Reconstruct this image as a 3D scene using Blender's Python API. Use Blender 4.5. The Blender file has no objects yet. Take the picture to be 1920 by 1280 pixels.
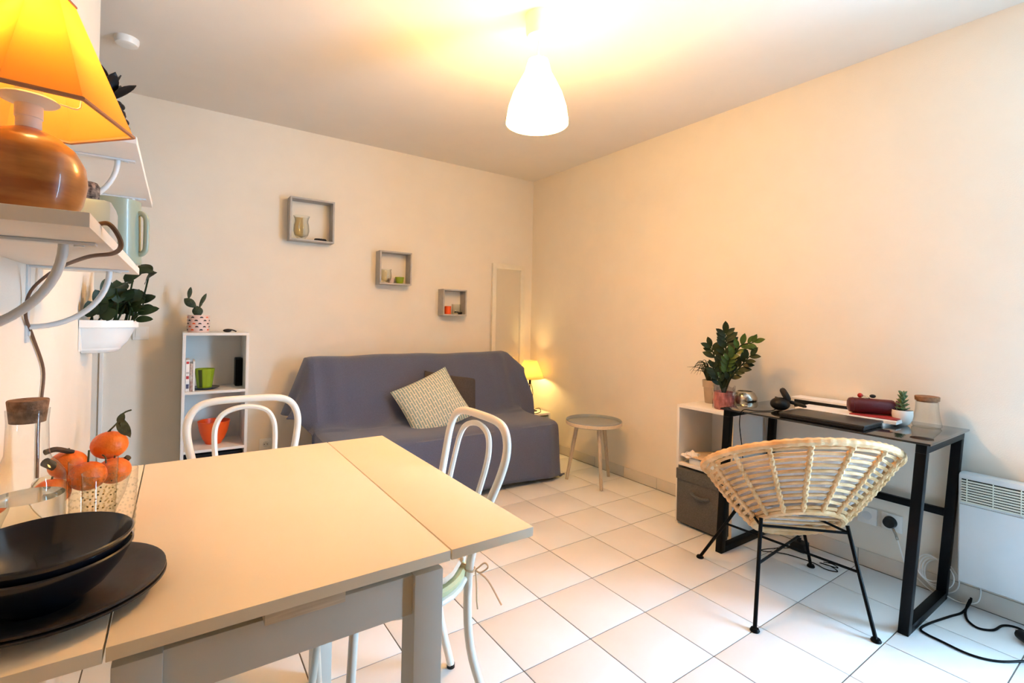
import bpy, bmesh, math, random
from mathutils import Vector, Matrix
random.seed(7)
C = bpy.context.scene.collection
sc = bpy.context.scene
PI = math.pi
def V(*a): return Vector(a)

# ---------------------------------------------------------------- camera, world, lights, exposure
cam_d = bpy.data.cameras.new('camera'); cam = bpy.data.objects.new('camera', cam_d); C.objects.link(cam)
cam.location = (-2.803, -3.703, 1.171)
cam.rotation_euler = [math.radians(a) for a in (90.297, -1.149, -34.217)]
cam_d.sensor_width = 36; cam_d.lens = 36 * 905.18 / 1920
cam_d.shift_x = 0.00546; cam_d.shift_y = -0.0244; cam_d.clip_start = 0.02
sc.camera = cam
w = bpy.data.worlds.new('sky'); sc.world = w; w.use_nodes = True
w.node_tree.nodes['Background'].inputs[0].default_value = (0.72, 0.86, 1.0, 1)
w.node_tree.nodes['Background'].inputs[1].default_value = 3.0
sc.view_settings.view_transform = 'Standard'; sc.view_settings.look = 'None'
sc.view_settings.exposure = 0.30; sc.view_settings.gamma = 1; sc.view_settings.use_curve_mapping = False

PENDANT_E = 52.0          # opal glass shade
PENDANT_C = (1.0, 0.565, 0.165)
SHELF_LAMP_W = 8.0
NIGHT_LAMP_W = 28
DAY_W = 380.0

def light(name, kind, loc, power, color, size=0.05, size_y=None, rot=(0, 0, 0)):
    d = bpy.data.lights.new(name, kind); d.energy = power; d.color = color
    if kind == 'AREA':
        d.shape = 'RECTANGLE'; d.size = size; d.size_y = size_y or size
    else:
        d.shadow_soft_size = size
    o = bpy.data.objects.new(name, d); o.location = loc; o.rotation_euler = rot; C.objects.link(o)
    return o
# daylight entering by the glazed door behind the camera
light('daylight', 'AREA', (0.32, -4.39, 1.10), DAY_W, (0.37, 0.66, 1.0), 2.1, 1.2, (0, math.radians(90), 0))

# ---------------------------------------------------------------- materials
MATS = {}
def mat(name, col, rough=0.5, metal=0.0, var=0.0, scale=20, bump=0.0, bscale=None, stretch=None, trans=0, ior=1.45, sheen=0, coat=0, col2=None, detail=3, alpha=1, spec=None):
    m = bpy.data.materials.new(name); m.use_nodes = True
    nt = m.node_tree; N = nt.nodes; L = nt.links; p = N['Principled BSDF']
    p.inputs['Base Color'].default_value = (*col, 1); p.inputs['Roughness'].default_value = rough
    p.inputs['Metallic'].default_value = metal; p.inputs['IOR'].default_value = ior
    p.inputs['Transmission Weight'].default_value = trans
    p.inputs['Sheen Weight'].default_value = sheen; p.inputs['Coat Weight'].default_value = coat
    if spec is not None: p.inputs['Specular IOR Level'].default_value = spec
    if alpha < 1: p.inputs['Alpha'].default_value = alpha
    if var or col2 or bump:
        tc = N.new('ShaderNodeTexCoord'); mp = N.new('ShaderNodeMapping')
        L.new(tc.outputs['Object'], mp.inputs['Vector'])
        if stretch: mp.inputs['Scale'].default_value = stretch
    if var or col2:
        n = N.new('ShaderNodeTexNoise'); n.inputs['Scale'].default_value = scale; n.inputs['Detail'].default_value = detail
        L.new(mp.outputs[0], n.inputs['Vector'])
        r = N.new('ShaderNodeValToRGB')
        c2 = col2 or tuple(min(1, c * (1 + var)) for c in col)
        c1 = col if col2 else tuple(c * (1 - var) for c in col)
        r.color_ramp.elements[0].position = 0.35; r.color_ramp.elements[1].position = 0.65
        r.color_ramp.elements[0].color = (*c1, 1); r.color_ramp.elements[1].color = (*c2, 1)
        L.new(n.outputs['Fac'], r.inputs['Fac']); L.new(r.outputs['Color'], p.inputs['Base Color'])
    if bump:
        n2 = N.new('ShaderNodeTexNoise'); n2.inputs['Scale'].default_value = bscale or scale; n2.inputs['Detail'].default_value = 4
        L.new(mp.outputs[0], n2.inputs['Vector'])
        b = N.new('ShaderNodeBump'); b.inputs['Strength'].default_value = bump; b.inputs['Distance'].default_value = 0.01
        L.new(n2.outputs['Fac'], b.inputs['Height']); L.new(b.outputs['Normal'], p.inputs['Normal'])
    MATS[name] = m
    return m
def thin_glass(name, tint=(0.96, 0.98, 0.97), refl=1.0, rough=0.02, edge=0.76):
    m = bpy.data.materials.new(name); m.use_nodes = True
    nt = m.node_tree; N = nt.nodes; L = nt.links; N.clear()
    out = N.new('ShaderNodeOutputMaterial'); mix = N.new('ShaderNodeMixShader')
    t = N.new('ShaderNodeBsdfTransparent')
    g = N.new('ShaderNodeBsdfGlossy'); g.inputs['Roughness'].default_value = rough
    lw = N.new('ShaderNodeLayerWeight'); lw.inputs['Blend'].default_value = 0.5
    p2 = N.new('ShaderNodeMath'); p2.operation = 'POWER'; p2.inputs[1].default_value = 2.2
    mc = N.new('ShaderNodeMix'); mc.data_type = 'RGBA'
    mc.inputs[6].default_value = (*tint, 1); mc.inputs[7].default_value = (*[c * edge for c in tint], 1)
    L.new(lw.outputs['Facing'], p2.inputs[0]); L.new(p2.outputs[0], mc.inputs[0]); L.new(mc.outputs[2], t.inputs[0])
    f = N.new('ShaderNodeLayerWeight'); f.inputs['Blend'].default_value = 0.5
    pw = N.new('ShaderNodeMath'); pw.operation = 'POWER'; pw.inputs[1].default_value = 3.5
    mu = N.new('ShaderNodeMath'); mu.operation = 'MULTIPLY_ADD'; mu.inputs[1].default_value = 0.55 * refl; mu.inputs[2].default_value = 0.035 * refl; mu.use_clamp = True
    L.new(f.outputs['Facing'], pw.inputs[0]); L.new(pw.outputs[0], mu.inputs[0]); L.new(mu.outputs[0], mix.inputs[0])
    L.new(t.outputs[0], mix.inputs[1]); L.new(g.outputs[0], mix.inputs[2]); L.new(mix.outputs[0], out.inputs[0])
    return m
def translucent(name, col, tcol, fac=0.6):
    m = bpy.data.materials.new(name); m.use_nodes = True
    nt = m.node_tree; N = nt.nodes; L = nt.links; N.clear()
    out = N.new('ShaderNodeOutputMaterial'); mix = N.new('ShaderNodeMixShader'); mix.inputs[0].default_value = fac
    d = N.new('ShaderNodeBsdfDiffuse'); t = N.new('ShaderNodeBsdfTranslucent'); t.inputs[0].default_value = (*tcol, 1)
    tc = N.new('ShaderNodeTexCoord'); n = N.new('ShaderNodeTexNoise'); n.inputs['Scale'].default_value = 9; n.inputs['Detail'].default_value = 6
    mp = N.new('ShaderNodeMapping'); mp.inputs['Scale'].default_value = (1, 1, 3)
    L.new(tc.outputs['Object'], mp.inputs[0]); L.new(mp.outputs[0], n.inputs['Vector'])
    r = N.new('ShaderNodeValToRGB'); r.color_ramp.elements[0].color = (*[c * 0.85 for c in col], 1); r.color_ramp.elements[1].color = (*col, 1)
    L.new(n.outputs['Fac'], r.inputs[0]); L.new(r.outputs[0], d.inputs[0])
    L.new(d.outputs[0], mix.inputs[1]); L.new(t.outputs[0], mix.inputs[2]); L.new(mix.outputs[0], out.inputs[0])
    return m
def emit(name, col, e):
    m = bpy.data.materials.new(name); m.use_nodes = True
    p = m.node_tree.nodes['Principled BSDF']; p.inputs['Base Color'].default_value = (*col, 1)
    p.inputs['Emission Color'].default_value = (*col, 1); p.inputs['Emission Strength'].default_value = e
    return m
wall_m = mat('wall_paint', (0.84, 0.77, 0.66), 0.75, var=0.012, scale=6, bump=0.12, bscale=240)
ceil_m = mat('ceiling_paint', (0.80, 0.74, 0.66), 0.85, bump=0.06, bscale=180, var=0.01, scale=5)
tile_m = mat('floor_tile', (0.79, 0.80, 0.80), 0.30, var=0.02, scale=5, bump=0.02, bscale=30)
skirt_m = mat('skirting_tile', (0.66, 0.62, 0.55), 0.35, var=0.03, scale=8)
grout_m = mat('grout', (0.15, 0.13, 0.115), 0.9, var=0.1, scale=60)
white_m = mat('white_laminate', (0.80, 0.77, 0.72), 0.45, var=0.01, scale=10)
white2_m = mat('white_metal', (0.86, 0.79, 0.67), 0.3, var=0.01)
plastic_m = mat('white_plastic', (0.85, 0.83, 0.78), 0.35, var=0.01)
table_m = mat('table_laminate', (0.93, 0.79, 0.58), 0.55, var=0.015, scale=4, bump=0.03, bscale=200)
table_edge_m = mat('table_body', (0.68, 0.64, 0.56), 0.5, var=0.015, scale=12)
wood_m = mat('light_wood', (0.62, 0.50, 0.35), 0.5, col2=(0.74, 0.62, 0.46), scale=8, stretch=(2, 30, 30))
oak_m = mat('oak_leg', (0.50, 0.40, 0.29), 0.5, col2=(0.60, 0.50, 0.38), scale=12, stretch=(20, 20, 2))
greywood_m = mat('grey_painted_wood', (0.44, 0.42, 0.40), 0.6, var=0.06, scale=30)
stool_m = mat('grey_green_tray', (0.28, 0.31, 0.31), 0.4, var=0.02)
black_m = mat('black_metal', (0.003, 0.003, 0.0035), 0.4, var=0.1, spec=0.12)
blackp_m = mat('black_plastic', (0.007, 0.007, 0.008), 0.45, var=0.2, scale=40, spec=.3)
deskglass_m = mat('black_glass', (0.010, 0.010, 0.011), 0.08, coat=0.5)
throw_m = mat('grey_throw_fabric', (0.096, 0.115, 0.190), 0.95, var=0.12, scale=260, bump=0.25, bscale=420, sheen=0.3)
mattress_m = mat('mattress_grey', (0.42, 0.42, 0.42), 0.9, var=0.04, scale=60)
pillow_m = mat('dark_pillow_fabric', (0.072, 0.066, 0.072), 0.95, var=0.1, scale=90, bump=0.2, bscale=200)
rattan_m = mat('rattan', (0.66, 0.38, 0.16), 0.5, col2=(0.84, 0.56, 0.30), scale=14, bump=0.15, bscale=60)
fleece_m = mat('white_fleece', (0.86, 0.80, 0.77), 0.95, var=0.03, scale=50, bump=0.5, bscale=60)
leaf_m = mat('dark_leaf', (0.008, 0.015, 0.005), 0.45, spec=0.25, col2=(0.020, 0.036, 0.009), scale=14)
leaf2_m = mat('bright_leaf', (0.025, 0.06, 0.008), 0.4, spec=0.3, col2=(0.06, 0.115, 0.018), scale=14)
cactus_m = mat('cactus', (0.020, 0.030, 0.014), 0.6, col2=(0.05, 0.07, 0.03), scale=120, bump=0.3, bscale=150)
soil_m = mat('soil', (0.012, 0.009, 0.007), 0.95, var=0.5, scale=80, bump=0.6, bscale=90)
cork_m = mat('cork', (0.16, 0.085, 0.045), 0.9, col2=(0.30, 0.17, 0.10), scale=90, bump=0.4, bscale=120)
cork2_m = mat('pale_cork', (0.20, 0.085, 0.035), 0.85, col2=(0.30, 0.14, 0.065), scale=70, bump=0.3)
speck_m = mat('speckled_stone', (0.05, 0.035, 0.03), 0.9, col2=(0.36, 0.30, 0.26), scale=160, bump=0.3)
dish_m = mat('slate_glaze', (0.008, 0.010, 0.016), 0.16, var=0.2, scale=30, coat=0.3)
dish2_m = mat('matt_slate', (0.030, 0.028, 0.029), 0.38, var=0.12, scale=60)
orange_m = mat('clementine_skin', (0.86, 0.13, 0.006), 0.42, col2=(0.92, 0.19, 0.01), scale=6, bump=0.25, bscale=110)
stem_m = mat('dry_stem', (0.05, 0.045, 0.012), 0.8, col2=(0.12, 0.10, 0.03), scale=60)
banana_m = mat('banana_tip', (0.012, 0.008, 0.004), 0.7, col2=(0.06, 0.035, 0.012), scale=30)
lampwood_m = mat('turned_wood', (0.26, 0.08, 0.02), 0.28, col2=(0.56, 0.24, 0.065), scale=7, stretch=(1, 1, 5), coat=0.4, detail=6)
sage_m = mat('sage_enamel', (0.29, 0.35, 0.27), 0.35, var=0.02, coat=0.2)
paleblue_m = mat('pale_ceramic', (0.36, 0.42, 0.44), 0.35, var=0.03)
orangep_m = mat('orange_plastic', (0.86, 0.10, 0.010), 0.35, var=0.03)
redbox_m = mat('red_card', (0.55, 0.06, 0.02), 0.6, var=0.05)
greenp_m = mat('lime_glaze', (0.26, 0.36, 0.015), 0.3, var=0.03)
greend_m = mat('dark_olive_stripe', (0.045, 0.06, 0.006), 0.4)
bluep_m = mat('navy_glaze', (0.010, 0.018, 0.05), 0.25, var=0.1)
bin_m = mat('grey_felt', (0.095, 0.093, 0.090), 0.95, var=0.2, scale=240, bump=0.25, bscale=300)
taupe_m = mat('taupe_pot', (0.42, 0.34, 0.26), 0.7, var=0.04)
pink_m = mat('pink_wrapping', (0.62, 0.22, 0.20), 0.25, col2=(0.30, 0.10, 0.09), scale=22, bump=0.6, bscale=30, detail=5)
clearwrap_m = thin_glass('clear_film', (0.90, 0.86, 0.86), 2.2, 0.08)
silver_m = mat('hammered_silver', (0.52, 0.49, 0.43), 0.22, metal=1, bump=0.35, bscale=40)
maroon_m = mat('maroon_leather', (0.085, 0.008, 0.012), 0.42, var=0.1, bump=0.12, bscale=50)
paper_m = mat('paper', (0.80, 0.77, 0.74), 0.8, var=0.02)
kraft_m = mat('kraft_paper', (0.60, 0.45, 0.30), 0.8, var=0.05)
cream_cush_m = mat('cream_cushion_fabric', (0.72, 0.58, 0.44), 0.9, var=0.04, scale=60, bump=0.1, bscale=150)
seat_m = mat('straw_seat', (0.60, 0.56, 0.30), 0.6, var=0.05, scale=30)
tie_m = mat('peach_cord', (0.70, 0.48, 0.30), 0.8)
brown_m = mat('brown_cable', (0.13, 0.065, 0.035), 0.55, var=0.1)
brace_m = mat('bracket_white', (0.66, 0.67, 0.66), 0.35)
rim_m = mat('lamp_trim', (0.45, 0.22, 0.12), 0.8)
rad_m = mat('radiator_enamel', (0.66, 0.68, 0.68), 0.4, var=0.01)
radc_m = mat('radiator_cream', (0.68, 0.65, 0.54), 0.45)
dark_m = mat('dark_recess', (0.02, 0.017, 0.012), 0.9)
glass_m = thin_glass('clear_glass', (0.97, 0.985, 0.975), 1.0)
pane_m = thin_glass('window_glass', (0.97, 0.98, 0.98), 0.6, edge=0.9)
mirror_m = mat('mirror_silver', (0.86, 0.87, 0.86), 0.02, metal=1)
frame_m = mat('mirror_frame', (0.80, 0.74, 0.62), 0.5, var=0.02)
water_m = mat('water', (0.93, 0.96, 0.95), 0.0, trans=1.0, ior=1.33)
watertop_m = thin_glass('water_surface', (0.80, 0.83, 0.80), 3.0)
potpink_m = mat('blush_print_pot', (0.78, 0.52, 0.44), 0.45, col2=(0.82, 0.64, 0.58), scale=14)
ink_m = mat('black_ink', (0.012, 0.010, 0.012), 0.6)
redink_m = mat('red_ink', (0.45, 0.03, 0.03), 0.6)
blueink_m = mat('blue_ink', (0.04, 0.05, 0.12), 0.6)
opal_m = emit('opal_glass_lit', PENDANT_C, PENDANT_E)
bulb_m = emit('bulb_glow', (1.0, 0.70, 0.25), 9)
shadeA_m = translucent('orange_shade_cloth', (0.9, 0.62, 0.25), (1.0, 0.66, 0.20), 0.72)
shadeB_m = translucent('cream_shade_cloth', (0.9, 0.82, 0.62), (1.0, 0.86, 0.50), 0.75)

def stripes_mat():
    m = bpy.data.materials.new('cushion_print'); m.use_nodes = True
    nt = m.node_tree; N = nt.nodes; L = nt.links; p = N['Principled BSDF']; p.inputs['Roughness'].default_value = 0.9
    uv = N.new('ShaderNodeUVMap'); mp = N.new('ShaderNodeMapping'); mp.inputs['Rotation'].default_value = (0, 0, PI / 2)
    L.new(uv.outputs[0], mp.inputs[0])
    b = N.new('ShaderNodeTexBrick'); b.offset = 0.5; b.inputs['Scale'].default_value = 1.0
    b.inputs['Color1'].default_value = (0.27, 0.39, 0.38, 1); b.inputs['Color2'].default_value = (0.33, 0.43, 0.39, 1)
    b.inputs['Mortar'].default_value = (0.78, 0.74, 0.62, 1)
    b.inputs['Mortar Size'].default_value = 0.0085; b.inputs['Mortar Smooth'].default_value = 0.2
    b.inputs['Brick Width'].default_value = 0.185; b.inputs['Row Height'].default_value = 0.040
    L.new(mp.outputs[0], b.inputs['Vector']); L.new(b.outputs['Color'], p.inputs['Base Color'])
    return m
cushion_m = stripes_mat()

# ---------------------------------------------------------------- mesh helpers
def catmull(pts, n=6, closed=False):
    P = [Vector(p) for p in pts]; out = []; k = len(P)
    for i in range(k if closed else k - 1):
        p1, p2 = P[i], P[(i + 1) % k]
        p0 = P[i - 1] if (i > 0 or closed) else p1 * 2 - p2
        p3 = P[(i + 2) % k] if (i + 2 < k or closed) else p2 * 2 - p1
        for j in range(n):
            t = j / n
            out.append(0.5 * ((2 * p1) + (p2 - p0) * t + (2 * p0 - 5 * p1 + 4 * p2 - p3) * t * t + (3 * p1 - p0 - 3 * p2 + p3) * t ** 3))
    if not closed: out.append(P[-1])
    return out
class MB:
    def __init__(s): s.b = bmesh.new()
    def box(s, a, b, bev=0.0, rot=None, taper=None):
        a, b = Vector(a), Vector(b); c = (a + b) / 2; h = (b - a) / 2
        co = [(x, y, z) for x in (-1, 1) for y in (-1, 1) for z in (-1, 1)]
        vs = []
        for q in co:
            p = Vector((q[0] * h.x, q[1] * h.y, q[2] * h.z))
            if taper and q[2] < 0: p.x *= taper; p.y *= taper
            if rot: p = rot @ p
            vs.append(s.b.verts.new(c + p))
        fs = [s.b.faces.new([vs[i] for i in f]) for f in ((0, 1, 3, 2), (4, 6, 7, 5), (0, 4, 5, 1), (2, 3, 7, 6), (0, 2, 6, 4), (1, 5, 7, 3))]
        if bev:
            es = list({e for f in fs for e in f.edges})
            bmesh.ops.bevel(s.b, geom=es, offset=bev, segments=2, affect='EDGES', profile=0.6)
        return s
    def tube(s, pts, r, n=8, closed=False, smooth=0, caps=True):
        P = catmull(pts, smooth, closed) if smooth else [Vector(p) for p in pts]
        k = len(P); R = r if callable(r) else (lambda t: r)
        T = []
        for i in range(k):
            a = P[i - 1] if (i > 0 or closed) else P[i]
            c = P[(i + 1) % k] if (i < k - 1 or closed) else P[i]
            T.append((c - a).normalized())
        up = Vector((0, 0, 1)) if abs(T[0].z) < 0.9 else Vector((1, 0, 0))
        nrm = (up - T[0] * up.dot(T[0])).normalized()
        rings = []
        for i in range(k):
            nrm = (nrm - T[i] * nrm.dot(T[i])).normalized(); bi = T[i].cross(nrm)
            rr = R(i / max(1, k - 1))
            rings.append([s.b.verts.new(P[i] + (nrm * math.cos(2 * PI * j / n) + bi * math.sin(2 * PI * j / n)) * rr) for j in range(n)])
        for i in range(k if closed else k - 1):
            A, B = rings[i], rings[(i + 1) % k]
            off = 0
            if closed and i == k - 1:
                off = min(range(n), key=lambda o: (A[0].co - B[o].co).length)
            for j in range(n):
                s.b.faces.new((A[j], A[(j + 1) % n], B[(j + 1 + off) % n], B[(j + off) % n]))
        if caps and not closed:
            s.b.faces.new(list(reversed(rings[0]))); s.b.faces.new(rings[-1])
        return s
    def lathe(s, prof, c=(0, 0, 0), n=32, sx=1, sy=1, mtx=None, a0=0, a1=2 * PI):
        c = Vector(c); full = abs(a1 - a0 - 2 * PI) < 1e-6; rows = []
        m = n if full else n + 1
        for r, z in prof:
            if r < 1e-6: row = [s.b.verts.new(c + (mtx @ Vector((0, 0, z)) if mtx else Vector((0, 0, z))))]
            else:
                row = []
                for j in range(m):
                    a = a0 + (a1 - a0) * j / n
                    p = Vector((r * math.cos(a) * sx, r * math.sin(a) * sy, z))
                    row.append(s.b.verts.new(c + (mtx @ p if mtx else p)))
            rows.append(row)
        for A, B in zip(rows, rows[1:]):
            for j in range(m if full else n):
                k = (j + 1) % m
                if len(A) == 1 and len(B) == 1: continue
                if len(A) == 1: s.b.faces.new((A[0], B[k], B[j]))
                elif len(B) == 1: s.b.faces.new((A[j], A[k], B[0]))
                else: s.b.faces.new((A[j], A[k], B[k], B[j]))
        return s
    def cyl(s, p0, p1, r0, r1=None, n=20):
        p0, p1 = Vector(p0), Vector(p1); d = p1 - p0; q = d.to_track_quat('Z', 'Y').to_matrix()
        r1 = r0 if r1 is None else r1
        return s.lathe([(0, 0), (r0, 0), (r1, d.length), (0, d.length)], p0, n, mtx=q)
    def ball(s, c, r, n=14, sz=1.0, sx=1.0, sy=1.0, mtx=None):
        k = max(6, n // 2)
        return s.lathe([(r * math.sin(PI * i / k), -r * sz * math.cos(PI * i / k)) for i in range(k + 1)], c, n, sx, sy, mtx)
    def grid(s, f, nu, nv, closed_u=False, uv=False):
        vs = [[s.b.verts.new(f(i / nu, j / nv)) for j in range(nv + 1)] for i in range(nu + (0 if closed_u else 1))]
        lay = s.b.loops.layers.uv.verify() if uv else None
        for i in range(nu):
            for j in range(nv):
                i2 = (i + 1) % len(vs)
                fc = s.b.faces.new((vs[i][j], vs[i2][j], vs[i2][j + 1], vs[i][j + 1]))
                if uv:
                    for lp, q in zip(fc.loops, ((i, j), (i + 1, j), (i + 1, j + 1), (i, j + 1))):
                        lp[lay].uv = (q[0] / nu, q[1] / nv)
        return s
    def leaf(s, base, tip, width, up=(0, 0, 1), bend=0.0, n=6, fold=0.15, shape=1.0, rnd=0.8):
        base, tip, up = Vector(base), Vector(tip), Vector(up); d = tip - base; L = d.length; t = d.normalized()
        sd = t.cross(up)
        if sd.length < 1e-3: sd = t.cross(Vector((1, 0, 0)))
        sd.normalize(); nn = sd.cross(t)
        mid, l_, r_ = [], [], []
        for i in range(n + 1):
            u = i / n
            wd = width * 0.5 * math.sin(PI * min(1, u ** shape)) ** rnd if 0 < i < n else 0.0
            p = base + d * u + nn * (bend * L * math.sin(PI * u))
            mid.append(s.b.verts.new(p)); 
            if wd > 0:
                l_.append(s.b.verts.new(p + sd * wd + nn * wd * fold)); r_.append(s.b.verts.new(p - sd * wd + nn * wd * fold))
            else: l_.append(None); r_.append(None)
        for side, flip in ((l_, 0), (r_, 1)):
            for i in range(n):
                vs = [mid[i], mid[i + 1]]
                if side[i + 1]: vs.append(side[i + 1])
                if side[i]: vs.append(side[i])
                if len(vs) >= 3:
                    s.b.faces.new(vs[::-1] if flip else vs)
        return s
    def mesh(s, name, m, smooth=True, solid=0, ang=40):
        bmesh.ops.recalc_face_normals(s.b, faces=s.b.faces)
        me = bpy.data.meshes.new(name); s.b.to_mesh(me); s.b.free()
        me.materials.append(m)
        if smooth:
            for p in me.polygons: p.use_smooth = True
            try: me.set_sharp_from_angle(angle=math.radians(ang))
            except Exception: pass
        return me
ORI = {}
def tag(o, label, cat, group=None):
    o['label'] = label; o['category'] = cat
    if group: o['group'] = group
    return o
def thing(name, label, cat, loc=(0, 0, 0), rz=0, group=None):
    o = bpy.data.objects.new(name, None); C.objects.link(o); o.location = loc; o.rotation_euler = (0, 0, rz)
    o.empty_display_size = 0.05
    ORI[o.name] = Vector(loc) if not rz else None
    return tag(o, label, cat, group)
def part(name, mb, m, parent, world=True, smooth=True, label=None, stuff=False, ang=40):
    me = mb.mesh(name, m, smooth, ang=ang) if isinstance(mb, MB) else mb
    o = bpy.data.objects.new(name, me); C.objects.link(o); o.parent = parent
    off = ORI.get(parent.name)
    if world and off is not None and isinstance(mb, MB):
        me.transform(Matrix.Translation(-off))
    ORI[o.name] = off
    if label: o['label'] = label
    if stuff: o['kind'] = 'stuff'
    return o
def single(name, mb, m, label, cat, loc=(0, 0, 0), group=None, smooth=True, world=True, ang=40):
    me = mb.mesh(name, m, smooth, ang=ang)
    if world: me.transform(Matrix.Translation(-Vector(loc)))
    o = bpy.data.objects.new(name, me); C.objects.link(o); o.location = loc
    ORI[o.name] = Vector(loc)
    return tag(o, label, cat, group)
def struct(name, mb, m, smooth=False, parent=None):
    me = mb.mesh(name, m, smooth)
    o = bpy.data.objects.new(name, me); C.objects.link(o)
    if parent: o.parent = parent
    else: o['kind'] = 'structure'
    ORI[o.name] = Vector((0, 0, 0))
    return o
def solidify(o, t, off=0):
    md = o.modifiers.new('solid', 'SOLIDIFY'); md.thickness = t; md.offset = off
    return o
def subsurf(o, n=1):
    md = o.modifiers.new('sub', 'SUBSURF'); md.levels = n; md.render_levels = n
    return o
def dup(root, loc, rz=None, label=None, group=None):
    r = root.copy(); C.objects.link(r); r.location = loc
    if rz is not None: r.rotation_euler = (0, 0, rz)
    if label: r['label'] = label
    if group: r['group'] = group
    for ch in list(root.children):
        c = ch.copy(); C.objects.link(c); c.parent = r
        for g in list(ch.children):
            d = g.copy(); C.objects.link(d); d.parent = c
    return r

# ---------------------------------------------------------------- the room
H = 2.494; XW = -3.085; YR = -6.10; XH = -4.2; YE = -1.17
S = 0.303; GX = -0.0091; GY = -1.2018
WY0, WY1, WZ1 = -4.98, -3.80, 2.14
struct('wall_back', MB().box((XH - .1, 0, 0), (.30, .12, H)), wall_m)
struct('wall_right', MB().box((0, WY1, 0), (.30, 0, H)).box((0, YR, 0), (.30, WY0, H)).box((0, WY0, WZ1), (.30, WY1, H)), wall_m)
struct('wall_left', MB().box((XH, YR, 0), (XW, YE, H)), wall_m)
struct('wall_hall', MB().box((XH - .1, YR, 0), (XH, 0, H)), wall_m)
struct('ceiling', MB().box((XH - .1, YR - .12, H), (.30, .12, H + .1)), ceil_m)
struct('wall_daylight_block', MB().box((-1.02, YR, 0), (-.92, -3.56, H)), mat('daylight_block_paint', (0.09, 0.085, 0.08), 0.7, var=.02))  # unseen wall added to keep daylight off the table; dark to cut bounce
struct('wall_rear', MB().box((XH - .1, YR - .12, 0), (.30, YR, H)), wall_m)
fl = struct('floor', MB().box((XH - .1, YR - .12, -.1), (.30, .12, -0.0025)), grout_m)
tme = MB().box((-S / 2 + .0021, -S / 2 + .0021, -.008), (S / 2 - .0021, S / 2 - .0021, 0), 0.0012).mesh('tile', tile_m)
for i in range(0, 12):
    for j in range(-16, 4):
        cx, cy = GX - (i + .5) * S, GY + (j + .5) * S
        if cy + S / 2 > 0.05: continue
        if cx < -3.2 and cy < YE: continue
        o = bpy.data.objects.new('tile', tme); C.objects.link(o); o.parent = fl
        o.location = (cx, cy, random.uniform(-.0003, .0003)); o.rotation_euler = (random.uniform(-.001, .001), random.uniform(-.001, .001), 0)
# tiled skirting along the right wall and the back wall
sk = struct('baseboard_right', MB().box((-.003, WY1, 0), (0, -.01, .076)), grout_m)
sme = MB().box((-.0085, -S / 2 + .0015, .001), (-.001, S / 2 - .0015, .078), 0.0015).mesh('skirting_tile', skirt_m)
for j in range(-10, 4):
    o = bpy.data.objects.new('skirting_tile', sme); C.objects.link(o); o.parent = sk
    o.location = (0, GY + (j + .5) * S if j < 3 else GY + 3.5 * S - .02, 0)
sk2 = struct('baseboard_back', MB().box((XH, -.003, 0), (-.01, 0, .076)), grout_m)
sme2 = MB().box((-S / 2 + .0015, -.0085, .001), (S / 2 - .0015, -.001, .078), 0.0015).mesh('skirting_tile', skirt_m)
for i in range(0, 13):
    o = bpy.data.objects.new('skirting_tile', sme2); C.objects.link(o); o.parent = sk2
    o.location = (GX - (i + .5) * S, 0, 0)
# glazed double door in the right wall, beyond the frame
wn = struct('window_1', MB().box((.16, WY0, 0), (.22, WY0 + .05, WZ1)).box((.16, WY1 - .05, 0), (.22, WY1, WZ1))
            .box((.16, WY0, WZ1 - .05), (.22, WY1, WZ1)).box((.16, WY0, 0), (.22, WY1, .06)).box((.16, -4.48, 0), (.22, -4.42, WZ1)), plastic_m)
for a, b in ((WY0 + .05, -4.48), (-4.42, WY1 - .05)):
    struct('pane', MB().box((.185, a, .06), (.19, b, WZ1 - .05)), pane_m, parent=wn)
# white cable duct on the back wall
struct('trim_1', MB().box((-3.181, -.012, 0), (-3.163, 0, 1.30), .002), plastic_m)

# ---------------------------------------------------------------- dining table
t = thing('dining_table', 'cream laminate extending dining table with both end leaves raised', 'table', (-2.62, -2.48, 0))
TZ = .75; y0, y1 = -2.925, -2.045
part('tabletop', MB().box((-2.870, y0, TZ - .019), (-2.386, y1, TZ), .001), table_m, t)
part('leaf', MB().box((-2.383, y0, TZ - .019), (-2.197, y1, TZ), .001), table_m, t)
part('leaf', MB().box((XW + .004, y0, TZ - .019), (-2.873, y1, TZ), .001), table_m, t)
for xa in (-2.868, -2.4365):
    for ya in (-2.885, -2.135):
        part('leg', MB().box((xa, ya, 0), (xa + .057, ya + .057, .699), .002), table_edge_m, t)
part('apron', MB().box((-2.811, -2.876, .626), (-2.4365, -2.856, .697), .001), table_edge_m, t)
part('apron', MB().box((-2.811, -2.112, .626), (-2.4365, -2.092, .697), .001), table_edge_m, t)
part('apron', MB().box((-2.852, -2.827, .626), (-2.832, -2.135, .697), .001), table_edge_m, t)
part('apron', MB().box((-2.412, -2.827, .626), (-2.392, -2.135, .697), .001), table_edge_m, t)
part('slide', MB().box((-2.686, -2.90, .7005), (-2.566, -2.06, .7305), .001), wood_m, t, label='pale raw wood slide under the top')
part('gap_shade_rail', MB().box((-2.86, -2.85, .699), (-2.690, -2.12, .7305), .001), dark_m, t)  # rail coloured near-black to give the gap under the top its shade
part('gap_shade_rail', MB().box((-2.562, -2.85, .699), (-2.385, -2.12, .7305), .001), dark_m, t)  # same painted shade for the right part of the gap

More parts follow.
